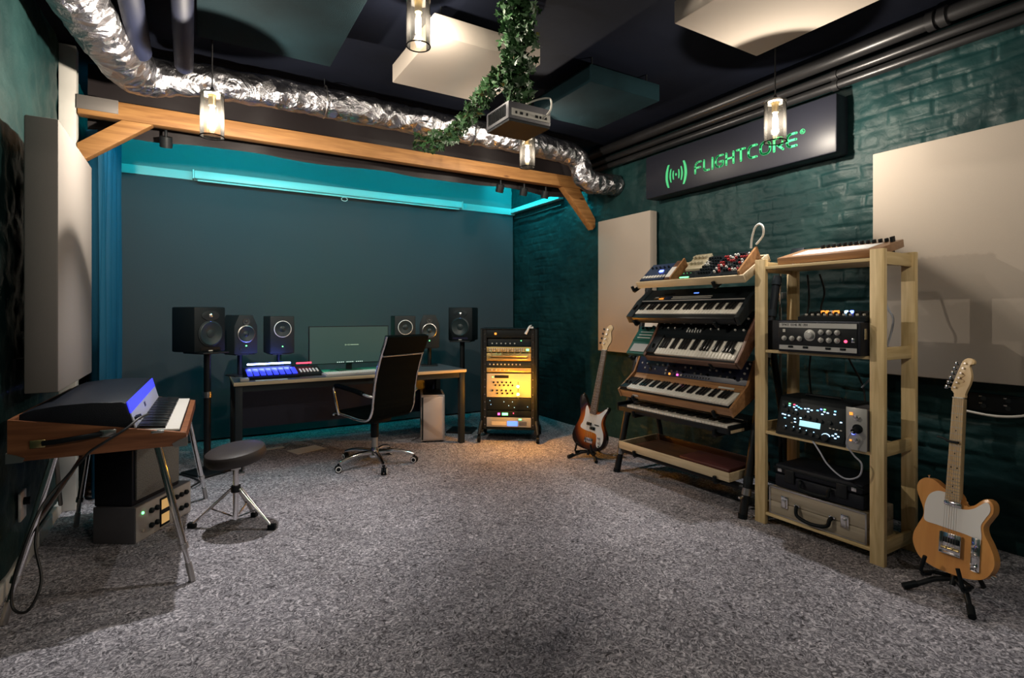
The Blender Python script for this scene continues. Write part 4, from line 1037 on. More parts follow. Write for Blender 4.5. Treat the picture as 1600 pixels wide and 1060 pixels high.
# stripe text
GLY = {'S': [[(1, .9), (.7, 1), (.3, 1), (0, .8), (.2, .55), (.8, .45), (1, .2), (.7, 0), (.3, 0), (0, .1)]], 'P': [[(0, 0), (0, 1), (.8, 1), (1, .75), (.8, .5), (0, .5)]], 'A': [[(0, 0), (.5, 1), (1, 0)], [(.2, .4), (.8, .4)]],
       'C': [[(1, .9), (.6, 1), (0, .7), (0, .3), (.6, 0), (1, .1)]], 'E': [[(1, 1), (0, 1), (0, 0), (1, 0)], [(0, .5), (.8, .5)]], 'H': [[(0, 0), (0, 1)], [(1, 0), (1, 1)], [(0, .5), (1, .5)]], 'O': [[(.3, 0), (0, .3), (0, .7), (.3, 1), (.7, 1), (1, .7), (1, .3), (.7, 0), (.3, 0)]],
       'R': [[(0, 0), (0, 1), (.8, 1), (1, .75), (.8, .5), (0, .5)], [(.5, .5), (1, 0)]], '-': [[(.1, .5), (.9, .5)]], '2': [[(0, .8), (.3, 1), (.8, 1), (1, .75), (0, 0), (1, 0)]], '0': [[(.3, 0), (0, .3), (0, .7), (.3, 1), (.7, 1), (1, .7), (1, .3), (.7, 0), (.3, 0)]], '1': [[(.2, .8), (.5, 1), (.5, 0)]], ' ': []}
def text_mesh(s, x0, z0, h, y):
    mb = MB(); wd = h * .55
    for ch in s:
        for pl in GLY[ch]:
            for a, b_ in zip(pl, pl[1:]):
                mb.cyl((x0 + a[0] * wd, y, z0 + a[1] * h), (x0 + b_[0] * wd, y, z0 + b_[1] * h), h * .09, 5)
        x0 += wd * 1.45
    return mb
part('lettering', text_mesh('SPACE ECHO RE-201', -.205, .159, .012, -.0082), 'black', sp)
t = thing('desktop_mixer', 'small flat mixer with orange and white square buttons on the tape echo', 'mixer', (SHX - .03, 1.715, 1.315), (0, 0, RS))
part('case', MB().prism([(0, 0), (.20, 0), (.20, .06), (0, .025)], -.165, .215, 'x', bev=.003), 'black', t)
ta = math.atan2(.035, .2)
for x, m in [(-.02, 'led_orange'), (.005, 'led_orange'), (.03, 'white_plastic'), (.052, 'led_orange'), (.066, 'led_orange'), (.115, 'led_white'), (.145, 'led_blue')]:
    part('button', MB().box(-.008, .008, -.008, .008, 0, .016, .002), m, t, (x - .06, .12, .046), (ta, 0, 0))
for k in range(10):
    part('knob', knob_w, None, t, (-.14 + k * .036, .05, .034), (ta, 0, 0)); part('knob', knob_s, None, t, (-.13 + k * .036, .085, .040), (ta, 0, 0))
single('equipment_box', MB().box(-.075, .075, 0, .2, 0, .19, .008), 'tolex', 'plain black box left of the tape echo behind the front post', 'box', (SHX + .04, 2.065, 1.127), (0, 0, RS))
# sloped wooden box on the shelf top
t = thing('table_zither', 'sloping wooden box with white paper and a row of black pegs on the shelf top', 'zither', (3.207, 1.735, 1.668), (R(14), 0, RS))
part('body', MB().box(-.315, .27, .0, .30, 0, .045, .004), 'zither_wood', t)
part('paper', MB().box(-.24, .20, .045, .22, .0452, .0468), 'paper', t)
for k in range(12): part('peg', MB().box(-.17 + k * .033, -.155 + k * .033, .25, .275, .045, .066, .002), 'black', t)
part('peg', MB().box(.235, .25, .22, .25, .045, .075), 'black', t)
for s_ in (-.26, .2): part('rest_foot', MB().box(s_ - .03, s_ + .03, .25, .275, -.068, .002), 'black', t)
t = thing('tablet_stand', 'small dark tablet holder on the back of the shelf top', 'holder', (3.42, 2.103, 1.664), (0, 0, RS))
part('plate', MB().box(-.045, .045, 0, .012, .06, .17, .003), 'black', t, rot=(R(-35), 0, 0)); part('foot', MB().box(-.035, .035, -.03, .10, 0, .012, .003), 'black_metal', t); part('arm', MB().cyl((0, .03, .01), (0, .08, .09), .008, 8), 'chrome', t)
t = thing('microphone_arm', 'chrome clamp arm hanging behind the left shelf post', 'clamp', (3.63, 2.30, 1.30))
part('rod', MB().cyl((0, 0, 0), (0, 0, .36), .010, 12), 'chrome', t); part('arm', MB().cyl((0, .0, .1), (-.10, -.06, .30), .008, 10), 'chrome', t); part('clamp', MB().box(-.03, .03, -.03, .03, .16, .21, .006), 'steel', t); part('bracket', MB().box(-.02, .02, -.05, .02, -.02, .0, .004).cyl((0, 0, -.8), (0, 0, 0), .010, 10), 'steel', t)
part('base', MB().cyl((0, 0, -1.30), (0, 0, -1.28), .055, 20).cyl((0, 0, -1.29), (0, 0, -.78), .012, 10), 'black_metal', t)
cable('hanging_cable', [(3.557, 2.06, 1.62), (3.557, 2.05, 1.45), (3.557, 2.07, 1.28), (3.558, 2.04, 1.12), (3.560, 2.05, .95), (3.557, 2.02, .70)], .006, 'cable_black', 'black cable hanging behind the left rear post of the pine shelf')
cable('hanging_cable', [(3.557, 1.98, 1.62), (3.560, 1.95, 1.50), (3.558, 1.97, 1.38), (3.560, 1.90, 1.30), (3.557, 1.80, 1.08), (3.560, 1.72, .92), (3.557, 1.70, .80)], .006, 'cable_black', 'black cable slanting down behind the tape echo')
cable('hanging_cable', [(3.557, 1.62, 1.55), (3.557, 1.58, 1.40), (3.560, 1.55, 1.30), (3.557, 1.62, 1.05), (3.557, 1.72, .90)], .006, 'cable_grey', 'grey cable hanging behind the shelf near the right front post')
# ------------------------------------------------------------------ keyboard stand
SYN_Y0, SYN_Y1 = 2.25, 3.45
t = thing('keyboard_stand', 'black tiered metal stand carrying the stack of keyboards by the right wall', 'keyboard stand', (3.1, 2.85, 0))
def fr_x(z): return .035 + .235 * z     # the sloping front tube, x at height z (local)
for s_, yy in ((-1, SYN_Y0 - 2.85), (1, SYN_Y1 + .02 - 2.85)):
    lg = part('leg', MB().cyl((fr_x(0), yy, .012), (fr_x(1.62), yy, 1.62), .027, 16), 'black_metal', t)
    part('leg_foot', MB().cyl((fr_x(0) - .004, yy, 0), (fr_x(0), yy, .03), .030, 14), 'black', lg)
    part('rear_leg', MB().cyl((.62, yy, .012), (fr_x(1.25), yy, 1.25), .022, 14), 'black_metal', t)
    part('foot_tube', MB().cyl((fr_x(.2), yy, .2), (.585, yy, .10), .020, 12), 'black_metal', t)
    for z in (.17, .245, .50, .78, 1.08, 1.36, 1.58):
        part('clamp', MB().cyl((fr_x(z - .02), yy, z - .022), (fr_x(z + .02), yy, z + .022), .031, 14), 'steel' if z in (.17, 1.08) else 'dark_grey', t)
    part('clamp_lever', MB().box(fr_x(.14) - .075, fr_x(.14) - .02, yy - .008, yy + .008, .135, .15, .003), 'bright_steel', t)
part('cross_tube', MB().cyl((fr_x(.19), SYN_Y0 - 2.85, .19), (fr_x(.19), SYN_Y1 - 2.83, .19), .024, 14), 'black_metal', t)
part('cross_tube', MB().cyl((.56, SYN_Y0 - 2.85, .14), (.56, SYN_Y1 - 2.83, .14), .020, 14), 'black_metal', t)
part('cross_tube', MB().cyl((fr_x(1.2) + .03, SYN_Y0 - 2.85, 1.2), (fr_x(1.2) + .03, SYN_Y1 - 2.83, 1.2), .020, 14), 'black_metal', t)
def arm(y, x0, z0, tilt, L):
    a = part('support_arm', MB().cyl((x0, y, z0), (x0 + L * cos(tilt), y, z0 + L * sin(tilt)), .016, 12), 'black_metal', t)
    part('arm_lip', MB().cyl((x0 + .0 * cos(tilt), y, z0), (x0 - .036 * sin(tilt) - .004, y, z0 + .036 * cos(tilt) + .004), .013, 10), 'black', a)
ARMY = (-.42, .36)
# tilt, front bottom x,z (world) for each tier
TIERS = {'top': (R(30), 3.085, 1.560, .33), 'k1': (R(37), 3.105, 1.285, .33), 'k2': (R(47), 3.085, 1.000, .36), 'k3': (R(26), 3.085, .672, .36), 'k4': (R(2), 3.085, .545, .34), 'tray': (R(2), 3.095, .222, .44)}
for nm, (tl, fx, fz, L) in TIERS.items():
    for y in ARMY:
        o_ = .018
        arm(y + .02 * (nm == 'k2'), fx - 3.1 + o_ * sin(tl) - .012, fz - o_ * cos(tl) - .003, tl, L)

# trays
tl, fx, fz, L = TIERS['tray']
t = thing('shelf_tray', 'shallow tray of pale wood with dark bottom, lowest on the keyboard stand', 'tray', (fx, 2.865, fz), (tl, 0, RS))
part('bottom', MB().box(-.53, .53, .012, .44, 0, .010), 'dark_wood', t)
part('front_rim', MB().box(-.54, .54, 0, .014, 0, .062, .002), 'birch', t)
part('side_rim', MB().box(-.54, -.526, .014, .44, 0, .058, .002), 'birch', t); part('side_rim', MB().box(.526, .54, .014, .44, 0, .058, .002), 'birch', t)
part('back_rim', MB().box(-.54, .54, .44, .454, 0, .058, .002), 'dark_wood', t)
single('folded_cloth', MB().box(-.25, .20, .0, .24, 0, .028, .012), 'maroon', 'dark red folded cloth lying in the lowest wooden tray', 'cloth', (3.22, 2.62, .240), (tl, 0, RS))
tl, fx, fz, L = TIERS['top']
t = thing('shelf_tray', 'pale wooden tray tilted at the top of the keyboard stand', 'tray', (fx, 2.6825, fz), (tl, 0, RS))
part('bottom', MB().box(-.475, .475, .012, .30, 0, .010), 'birch', t)
part('front_rim', MB().box(-.4875, .4875, 0, .014, 0, .055, .002), 'birch', t)
part('side_rim', MB().box(-.4875, -.474, .014, .30, 0, .030, .002), 'birch', t); part('side_rim', MB().box(.474, .4875, .014, .30, 0, .055, .002), 'birch', t)
part('back_rim', MB().box(-.4875, .4875, .30, .314, 0, .050, .002), 'birch', t)
Rt = Matrix.Translation((fx, 2.6825, fz)) @ Euler((tl, 0, RS)).to_matrix().to_4x4()
def on_top(x, y, z=.0105): return tuple(Rt @ Vector((x, y, z)))
def module(label, x0, x1, d, h0, h1, body, cat, y0=.02):
    x0, x1 = x0 * .945, x1 * .945
    u = thing('synth_module', label, cat, on_top((x0 + x1) / 2, y0), (tl, 0, RS)); w_ = (x1 - x0) / 2
    part('case', MB().prism([(0, 0), (d, 0), (d, h1), (0, h0)], -w_, w_, 'x', bev=.003), body, u)
    return u, w_, math.atan2(h1 - h0, d)
def knobs(u, nx, ny, w_, d, h0, h1, a, meshes, y_from=.2, seed=0):
    rg = random.Random(seed)
    for i in range(nx):
        for j in range(ny):
            y = d * (y_from + (.9 - y_from) * (j + .5) / ny); z = h0 + (h1 - h0) * y / d
            part('knob', rg.choice(meshes), None, u, (-w_ * .86 + 2 * w_ * .86 * (i + .5) / nx, y, z), (a, 0, 0))
kr = MB().lathe([(.009, 0), (.008, .016), (.001, .017)], 10).mesh('knob', 'red_plastic')
kk = MB().lathe([(.009, 0), (.007, .018), (.001, .019)], 10).mesh('knob', 'black')
kwt = MB().lathe([(.008, 0), (.006, .016), (.001, .017)], 10).mesh('knob', 'pale_label')
kc_ = MB().lathe([(.014, 0), (.011, .020), (.001, .021)], 12).mesh('knob', 'cream_plastic')
kch = MB().lathe([(.007, 0), (.006, .014), (.001, .015)], 10).mesh('knob', 'chrome')
u, w_, a = module('dark blue drum machine with blue lamp, leftmost in the top tray', -.485, -.225, .20, .05, .085, 'blue_case', 'drum machine')
knobs(u, 5, 1, w_, .2, .05, .085, a, [kk], .55, 1)
for k in range(8): part('pad', MB().box(-.010, .010, -.015, .015, 0, .006, .002), 'pale_label', u, (-w_ * .8 + k * .03, .035, .056), (a, 0, 0))
part('lamp', MB().box(-.018, .018, -.010, .010, 0, .008), 'led_blue', u, (.04, .10, .068), (a, 0, 0))
u, w_, a = module('small synthesizer with white label and wooden cheek beside the blue drum machine', -.215, -.150, .20, .05, .10, 'dark_wood', 'synthesizer')
part('label_plate', MB().box(-.028, .028, -.055, .06, 0, .003), 'white_plastic', u, (0, .07, .068), (a, 0, 0)); part('cheek', MB().prism([(-.006, 0), (.206, 0), (.206, .115), (-.006, .062)], .033, .048, 'x'), 'synth_wood', u)
u, w_, a = module('black synthesizer box with green lit edges behind the cream mixer', -.085, .075, .10, .035, .05, 'black', 'synthesizer')
part('led_line', MB().box(-.06, .02, -.004, .004, 0, .005), 'led_green', u, (0, .02, .039), (a, 0, 0)); knobs(u, 4, 1, w_, .1, .035, .05, a, [kch], .4, 2)
u, w_, a = module('cream coloured mini mixer with round knobs in the middle of the top tray', -.085, .075, .16, .06, .10, 'cream_plastic', 'mixer', .135)
knobs(u, 4, 2, w_, .16, .06, .10, a, [kc_], .15, 3)
u, w_, a = module('black mixer crowded with black and white knobs right of the cream one', .085, .225, .24, .045, .09, 'black', 'mixer'); knobs(u, 5, 6, w_, .24, .045, .09, a, [kk, kk, kk, kwt, kch], .1, 4)
u, w_, a = module('narrow black mixer with red knobs on the top tray', .232, .305, .24, .045, .09, 'black', 'mixer'); knobs(u, 3, 6, w_, .24, .045, .09, a, [kr, kk, kwt, kr], .1, 5)
u, w_, a = module('black synthesizer with wooden cheek at the right end of the top tray', .312, .470, .24, .05, .10, 'black', 'synthesizer'); knobs(u, 6, 6, w_, .24, .05, .10, a, [kwt, kk, kr, kch, kk], .1, 6)
part('cheek', MB().prism([(-.006, 0), (.246, 0), (.246, .125), (-.006, .07)], w_, w_ + .016, 'x'), 'synth_wood', u)
cable('white_cable', [on_top(.40, .28, .12), on_top(.41, .30, .17), on_top(.435, .33, .235), on_top(.47, .34, .262), on_top(.50, .33, .245), on_top(.495, .31, .19), on_top(.44, .29, .14)], .007, 'cable_white', 'white cable loop standing up at the right end of the top tray')

# keyboards
def keyset(u, x0, x1, y0, d, z, n, start, tiltx=0., wm='ivory', bm_='key_black', th=.018):
    k_w = (x1 - x0) / n
    wk = MB().box(-k_w * .465, k_w * .465, 0, d, 0, th, .0015).mesh('white_key', wm)
    bk = MB().box(-k_w * .33, k_w * .33, d * .34, d, th, th + .011, .002).mesh('black_key', bm_)
    for k in range(n):
        part('white_key', wk, None, u, (x0 + (k + .5) * k_w, y0, z), (tiltx, 0, 0))
        if (k + start) % 7 in (0, 1, 3, 4, 5) and k < n - 1: part('black_key', bk, None, u, (x0 + (k + 1) * k_w, y0, z), (tiltx, 0, 0))
btn = MB().box(-.010, .010, -.005, .005, 0, .005, .001)
btn_w = btn.mesh('button', 'pale_label')
sld = MB().box(-.003, .003, -.012, .012, 0, .010, .001).mesh('slider', 'white_plastic')
# K1 : black digital synthesizer
tl, fx, fz, L = TIERS['k1']
u = thing('synthesizer', 'black synthesizer with long white keyboard, uppermost on the stand', 'synthesizer', (fx, 2.765, fz), (tl, 0, RS))
part('case', MB().prism([(0, 0), (.33, 0), (.33, .085), (.175, .085), (.168, .055), (.02, .055), (0, .045)], -.515, .515, 'x', bev=.004), 'black', u)
part('end_block', MB().prism([(-.004, 0), (.332, 0), (.332, .088), (.175, .088), (.10, .075), (0, .062)], -.527, -.46, 'x', bev=.005), 'dark_grey', u); part('end_block', MB().prism([(-.004, 0), (.332, 0), (.332, .088), (.175, .088), (.10, .075), (0, .062)], .495, .527, 'x', bev=.005), 'dark_grey', u)
part('front_edge', MB().box(-.46, .495, -.006, .036, .012, .056, .005), 'black_metal', u)
keyset(u, -.455, .49, .042, .122, .046, 36, 0)
part('panel_edge', MB().box(-.46, .49, .168, .176, .086, .092, .001), 'light_grey', u)
for k in range(4): part('button', MB().box(-.022, .022, -.004, .004, 0, .005, .001), ('gold', 'led_orange', 'pale_label', 'gold')[k], u, (-.33 + (k % 2) * .055, .20 + (k // 2) * .018, .086))
for k in range(2): part('button', MB().box(-.030, .030, -.006, .006, 0, .005, .001), 'blue_case', u, (-.21, .20 + k * .018, .086))
for k in range(2): part('button_strip', MB().box(-.17, .20, -.0035, .0035, 0, .005, .001), 'pale_label', u, (0, .20 + k * .020, .086))
part('display', MB().box(-.05, .06, -.014, .014, 0, .003), 'black_gloss', u, (.02, .262, .086)); part('display_light', MB().box(-.022, .022, -.005, .005, 0, .002), 'lcd_blue', u, (.03, .262, .089))
part('badge', MB().box(-.05, .05, -.006, .006, 0, .002), 'dark_grey', u, (-.24, .27, .086)); part('pitch_lever', MB().box(-.006, .006, -.03, .03, 0, .014, .003), 'black_gloss', u, (-.485, .10, .076))
# K2 : short analog synthesizer with wooden cheeks
tl, fx, fz, L = TIERS['k2']
u = thing('synthesizer', 'shorter wooden sided synthesizer with dark panel, second from the stand top', 'synthesizer', (fx, 2.64, fz), (tl, 0, RS))
part('case', MB().prism([(0, 0), (.38, 0), (.40, .12), (.20, .085), (.18, .06), (.02, .06), (0, .05)], -.40, .40, 'x', bev=.003), 'black', u)
part('cheek', MB().prism([(-.008, -.002), (.385, -.002), (.41, .13), (.20, .095), (.10, .075), (-.008, .065)], .40, .422, 'x', bev=.003), 'dark_wood', u); part('cheek', MB().prism([(-.008, -.002), (.385, -.002), (.41, .13), (.20, .095), (.10, .075), (-.008, .065)], -.422, -.40, 'x', bev=.003), 'dark_wood', u)
part('front_board', MB().box(-.40, .40, -.012, .0, .0, .05, .003), 'dark_wood', u)
part('wheel_block', MB().box(-.398, -.315, .012, .19, .058, .082, .003), 'black_metal', u)
keyset(u, -.31, .392, .008, .155, .056, 26, 3)
pa = math.atan2(.035, .20)
for k in range(6): part('slider', sld, None, u, (-.10 + k * .024, .225, .091), (pa, 0, 0))
for j, y in enumerate((.245, .29, .335)):
    for k in range(12): part('knob', knob_w if (k + j) % 3 else knob_s, None, u, (-.36 + k * .066, y, .09 + (y - .21) * .18), (pa, 0, 0))
for x in (-.09, -.06): part('led', MB().box(-.005, .005, -.005, .005, 0, .004), 'led_pink', u, (x, .365, .115), (pa, 0, 0))
for x in (-.35, .36): part('wheel', MB().cyl((x - .006, .07, .082), (x + .006, .07, .082), .020, 14), 'dark_grey', u)
# K3 : big wooden analog synthesizer
tl, fx, fz, L = TIERS['k3']
u = thing('synthesizer', 'large wooden synthesizer with cream keys and dark knob panel, below the shorter one', 'synthesizer', (fx, 2.825, fz), (tl, 0, RS))
part('case', MB().prism([(0, 0), (.40, 0), (.40, .20), (.36, .215), (.225, .095), (.175, .075), (.02, .06), (0, .055)], -.53, .53, 'x', bev=.003), 'synth_wood', u)
chk = [(-.006, -.002), (.405, -.002), (.405, .215), (.36, .23), (.22, .112), (.06, .08), (-.006, .068)]
part('cheek', MB().prism(chk, .53, .548, 'x', bev=.003), 'synth_wood', u); part('cheek', MB().prism(chk, -.548, -.53, 'x', bev=.003), 'synth_wood', u)
part('key_bed', MB().box(-.525, .525, .004, .185, .062, .076), 'black', u)
keyset(u, -.44, .522, .006, .145, .074, 36, 0)
part('wheel_block', MB().box(-.525, -.445, .008, .17, .076, .090, .003), 'black_metal', u)
for x in (-.505, -.47): part('wheel', MB().cyl((x - .006, .08, .088), (x + .006, .08, .088), .018, 14), 'dark_grey', u)
pb = math.atan2(.12, .135)
pn = part('control_panel', MB().box(-.525, .525, 0, .178, 0, .006, .002), 'navy', u, (0, .228, .099), (pb, 0, 0))
for j, y in enumerate((.045, .085, .125, .158)):
    for k in range(18):
        if (k * 7 + j * 5) % 9 < 2: continue
        part('knob', knob_w if (k + 2 * j) % 4 else knob_s, None, pn, (-.49 + k * .057 + .012 * j, y, .006))
for k, m in enumerate(('pale_label', 'led_orange', 'maroon', 'led_pink', 'pale_label')): part('button', MB().box(-.007, .007, -.008, .008, 0, .010, .002), m, pn, (-.20 + k * .04, .018, .006))
for k in range(9): part('button', MB().box(-.007, .007, -.006, .006, 0, .008, .002), 'grey_plastic', pn, (.0 + k * .026, .018, .006))
part('badge', MB().box(-.065, .065, -.008, .008, 0, .004, .001), 'pale_label', u, (.38, .195, .084), (R(20), 0, 0))
part('front_label', MB().box(-.03, .03, -.004, .001, .02, .036), 'pale_label', u, (-.36, 0, 0))
# K4 : slim black keyboard
tl, fx, fz, L = TIERS['k4']
u = thing('synthesizer', 'slim black keyboard with long row of keys, lowest keyboard on the stand', 'keyboard', (fx, 2.865, fz), (tl, 0, RS))
part('case', MB().prism([(0, 0), (.34, 0), (.34, .075), (.18, .07), (.17, .04), (.015, .04), (0, .034)], -.545, .545, 'x', bev=.003), 'black_metal', u)
part('end_block', MB().box(.535, .55, -.002, .20, 0, .058, .003), 'black', u); part('end_block', MB().box(-.55, -.535, -.002, .34, 0, .066, .003), 'black', u)
part('end_panel', MB().box(.5505, .556, .01, .15, .008, .028, .001), 'birch', u)
keyset(u, -.44, .53, .010, .145, .038, 36, 0)
part('edge_strip', MB().box(-.53, .53, .172, .178, .071, .075), 'pale_label', u)
# green groovebox left of K2
u = thing('groovebox', 'small green sampler tilted on a bracket left of the shorter synthesizer', 'sampler', (3.10, 3.19, 1.015), (R(48), 0, RS))
part('case', MB().prism([(0, 0), (.27, 0), (.27, .05), (.13, .045), (.12, .035), (0, .03)], -.11, .11, 'x', bev=.003), 'green_case', u)
part('pad_field', MB().box(-.08, .08, .02, .10, .0335, .036, .001), 'light_grey', u)
for k in range(3): part('text_strip', MB().box(-.07, .07, .15 + k * .03, .158 + k * .03, .0465, .0485), 'pale_label', u)
for k in range(4): part('knob', knob_s, None, u, (-.07 + k * .045, .25, .049))
part('bracket', MB().cyl((.08, .20, .0), (.113, .24, -.03), .010, 8).box(-.09, .09, .02, .25, -.014, 0, .003), 'black_metal', u)
single('manual_sheet', MB().box(-.16, .16, 0, .004, 0, .20), 'paper', 'white printed sheet propped behind the green sampler', 'paper', (3.40, 3.27, 1.13), (R(-8), 0, RS))
cable('hanging_cables', [(3.42, 3.42, 1.18), (3.36, 3.44, 1.05), (3.34, 3.45, .92), (3.36, 3.43, .80), (3.42, 3.42, .88), (3.40, 3.42, 1.02)], .006, 'cable_grey', 'grey cable bunch dangling below the green sampler')

# ------------------------------------------------------------------ guitars
def smooth_outline(pts, n=6): return [(p_.x, p_.y) for p_ in spline([(x / 1000, y / 1000) for x, y in pts], n, True)]
def guitar(kind, label, loc, rot):
    g = thing('electric_guitar' if kind == 'tele' else 'bass_guitar', label, 'guitar' if kind == 'tele' else 'bass guitar', loc, rot)
    if kind == 'tele':
        out = smooth_outline([(0, 0), (70, 4), (128, 28), (158, 78), (160, 125), (143, 172), (122, 212), (117, 245), (132, 278), (148, 312), (146, 348), (126, 366), (104, 352), (80, 326), (52, 312), (30, 322), (22, 350), (0, 360), (-22, 358), (-50, 372), (-88, 396), (-125, 396), (-152, 370), (-157, 332), (-140, 290), (-124, 250), (-124, 215), (-143, 172), (-160, 125), (-158, 78), (-128, 28), (-70, 4)])
        th, nl, nw0, nw1, nf = .044, .455, .056, .043, 21
        nb = .335
        part('body', MB().prism(out, 0, th, 'y', bev=.004), 'butterscotch', g)
        pg = smooth_outline([(-112, 200), (-60, 196), (0, 193), (60, 190), (100, 180), (108, 160), (112, 200), (108, 245), (122, 280), (138, 315), (134, 345), (122, 350), (104, 335), (80, 312), (50, 298), (26, 300), (24, 345), (-24, 345), (-30, 350), (-66, 350), (-100, 325), (-116, 280), (-118, 235)], 5)
        part('pickguard', MB().prism(pg, -.003, .0005, 'y'), 'white_plastic', g)
    else:
        out = smooth_outline([(0, 0), (80, 4), (138, 36), (166, 95), (160, 155), (128, 212), (106, 262), (112, 315), (132, 362), (140, 392), (124, 404), (96, 380), (64, 348), (32, 340), (22, 352), (-22, 352), (-34, 352), (-62, 380), (-96, 436), (-122, 470), (-146, 462), (-152, 415), (-134, 345), (-120, 285), (-132, 222), (-156, 160), (-166, 98), (-142, 42), (-84, 8)])
        th, nl, nw0, nw1, nf = .045, .56, .060, .042, 20
        nb = .33
        part('body', MB().prism(out, 0, th, 'y', bev=.006), 'sunburst', g)
        pg = smooth_outline([(-92, 175), (-40, 163), (20, 160), (60, 150), (72, 110), (78, 60), (98, 42), (122, 62), (135, 110), (126, 170), (98, 225), (90, 265), (100, 318), (122, 368), (126, 388), (112, 384), (88, 358), (58, 330), (34, 322), (-32, 322), (-44, 345), (-70, 380), (-80, 350), (-76, 290), (-84, 230), (-98, 200)], 5)
        part('pickguard', MB().prism(pg, -.003, .0005, 'y'), 'white_plastic', g)
    # neck, fretboard, frets
    top = nb + nl
    part('neck', MB().prism([(-nw0 / 2, nb), (nw0 / 2, nb), (nw1 / 2, top), (-nw1 / 2, top)], -.010, .014, 'y', bev=.003), 'maple', g)
    fb = part('fretboard', MB().prism([(-nw0 / 2 - .0005, nb - .012), (nw0 / 2 + .0005, nb - .012), (nw1 / 2 + .0005, top), (-nw1 / 2 - .0005, top)], -.0155, -.010, 'y'), 'maple' if kind == 'tele' else 'rosewood', g)
    scale = (nl + .012) / (1 - 2 ** (-(nf + .6) / 12))
    fz = lambda i: top - scale * (1 - 2 ** (-i / 12))
    wz = lambda z: nw1 + (nw0 - nw1) * (top - z) / nl
    for i in range(1, nf + 1): part('fret', MB().box(-wz(fz(i)) / 2, wz(fz(i)) / 2, -.0172, -.0154, fz(i) - .0011, fz(i) + .0011), 'steel', fb)
    for i in (3, 5, 7, 9, 12, 15, 17, 19):
        zc = (fz(i) + fz(i - 1)) / 2
        for x in ((-.012, .012) if i == 12 else (0,)): part('fret_marker', MB().cyl((x, -.0162, zc), (x, -.0153, zc), .0032, 10), 'black' if kind == 'tele' else 'pale_label', fb)
    part('nut', MB().box(-nw1 / 2, nw1 / 2, -.020, -.008, top, top + .005), 'ivory', g)
    if kind == 'tele':
        hs = smooth_outline([(-21, 0), (-21, 12), (-31, 30), (-37, 36), (-33, 52), (-16, 110), (0, 158), (10, 178), (30, 186), (46, 180), (52, 166), (46, 156), (36, 158), (32, 148), (38, 128), (42, 100), (38, 68), (26, 32), (21, 12), (21, 0)], 4)
        nt_, pos = 6, [(-.029 + .0070 * i, .050 + .0228 * i) for i in range(6)]
    else:
        hs = smooth_outline([(-21, 0), (-21, 14), (-32, 36), (-40, 46), (-36, 62), (-30, 110), (-24, 160), (-14, 204), (8, 226), (30, 222), (42, 202), (38, 182), (30, 172), (36, 140), (46, 108), (44, 76), (28, 40), (21, 14), (21, 0)], 4)
        nt_, pos = 4, [(-.027 + .0045 * i, .060 + .042 * i) for i in range(4)]
    hd = part('headstock', MB().prism([(x, z + top + .004) for x, z in hs], -.006, .010, 'y', bev=.002), 'maple', g)
    part('logo', MB().tube([(.010 + .008 * sin(k * 1.3), -.0066, top + .075 + k * .0055) for k in range(9)], .0011, 5), 'zither_wood', hd)
    for (x, z) in pos:
        tn = part('tuner', MB().cyl((x + .012, -.016, top + z), (x + .012, -.006, top + z), .0045 if kind == 'tele' else .008, 12).cyl((x - .004, .012, top + z), (x - .028, .012, top + z), .003, 8), 'chrome', g)
        part('tuner_button', MB().box(x - .042, x - .026, .005, .019, top + z - .009, top + z + .009, .004), 'chrome' if kind == 'tele' else 'black_metal', tn)
    brz = .105 if kind == 'tele' else .085
    for i in range(nt_):
        f_ = (i - (nt_ - 1) / 2) / (nt_ - 1)
        part('string', MB().cyl((f_ * .052, -.022, brz), (f_ * .034, -.020, top + .004), .0006 if kind == 'tele' else .0010, 5), 'strings', g)
    if kind == 'tele':
        br = part('bridge_plate', MB().box(-.042, .042, -.004, 0, .085, .175, .002), 'chrome', g)
        part('bridge_lip', MB().box(-.043, -.040, -.014, 0, .085, .175).box(.040, .043, -.014, 0, .085, .175).box(-.043, .043, -.014, 0, .083, .086), 'chrome', br)
        for i in range(3): part('saddle', MB().cyl((-.034 + .025 * i, -.012, .108), (-.014 + .025 * i, -.012, .108), .005, 10), 'gold', br)
        part('bridge_pickup', MB().box(-.033, .033, -.011, -.003, .132, .156, .004, m=Matrix.Rotation(0, 4, 'Y')), 'black', br)
        part('neck_pickup', MB().box(-.036, .036, -.011, -.002, .298, .318, .006), 'chrome', g)
        cp = part('control_plate', MB().box(.078, .112, -.004, .001, .045, .190, .006), 'chrome', g)
        for z in (.065, .115): lathe_part('control_knob', [(.0105, 0), (.0105, .016), (.008, .018), (.001, .018)], 'chrome', cp, (.095, -.004, z), 18)
        part('switch', MB().cyl((.095, -.004, .16), (.095, -.022, .155), .003, 8).cyl((.095, -.022, .155), (.095, -.03, .153), .005, 10), 'chrome', cp)
        part('jack_plate', MB().cyl((.148, .022, .045), (.162, .022, .040), .012, 14), 'chrome', g)
    else:
        part('bridge_plate', MB().box(-.040, .040, -.008, 0, .062, .105, .003), 'chrome', g)
        part('pickup', MB().box(-.045, .005, -.012, -.002, .212, .240, .005), 'black', g); part('pickup', MB().box(-.008, .045, -.012, -.002, .180, .208, .005), 'black', g)
        for x, z in ((.095, .125), (.105, .085)): lathe_part('control_knob', [(.010, 0), (.010, .014), (.001, .016)], 'chrome', g, (x, -.003, z), 16)
        part('jack', MB().cyl((.105, -.008, .055), (.105, -.002, .055), .008, 12), 'chrome', g)
        part('thumb_rest', MB().box(.03, .075, -.010, -.003, .225, .233, .003), 'black', g)
    part('strap_button', MB().lathe([(.004, 0), (.004, .008), (.007, .012), (.001, .013)], 12), 'chrome', g, (0, th / 2, .002), (pi, 0, 0))
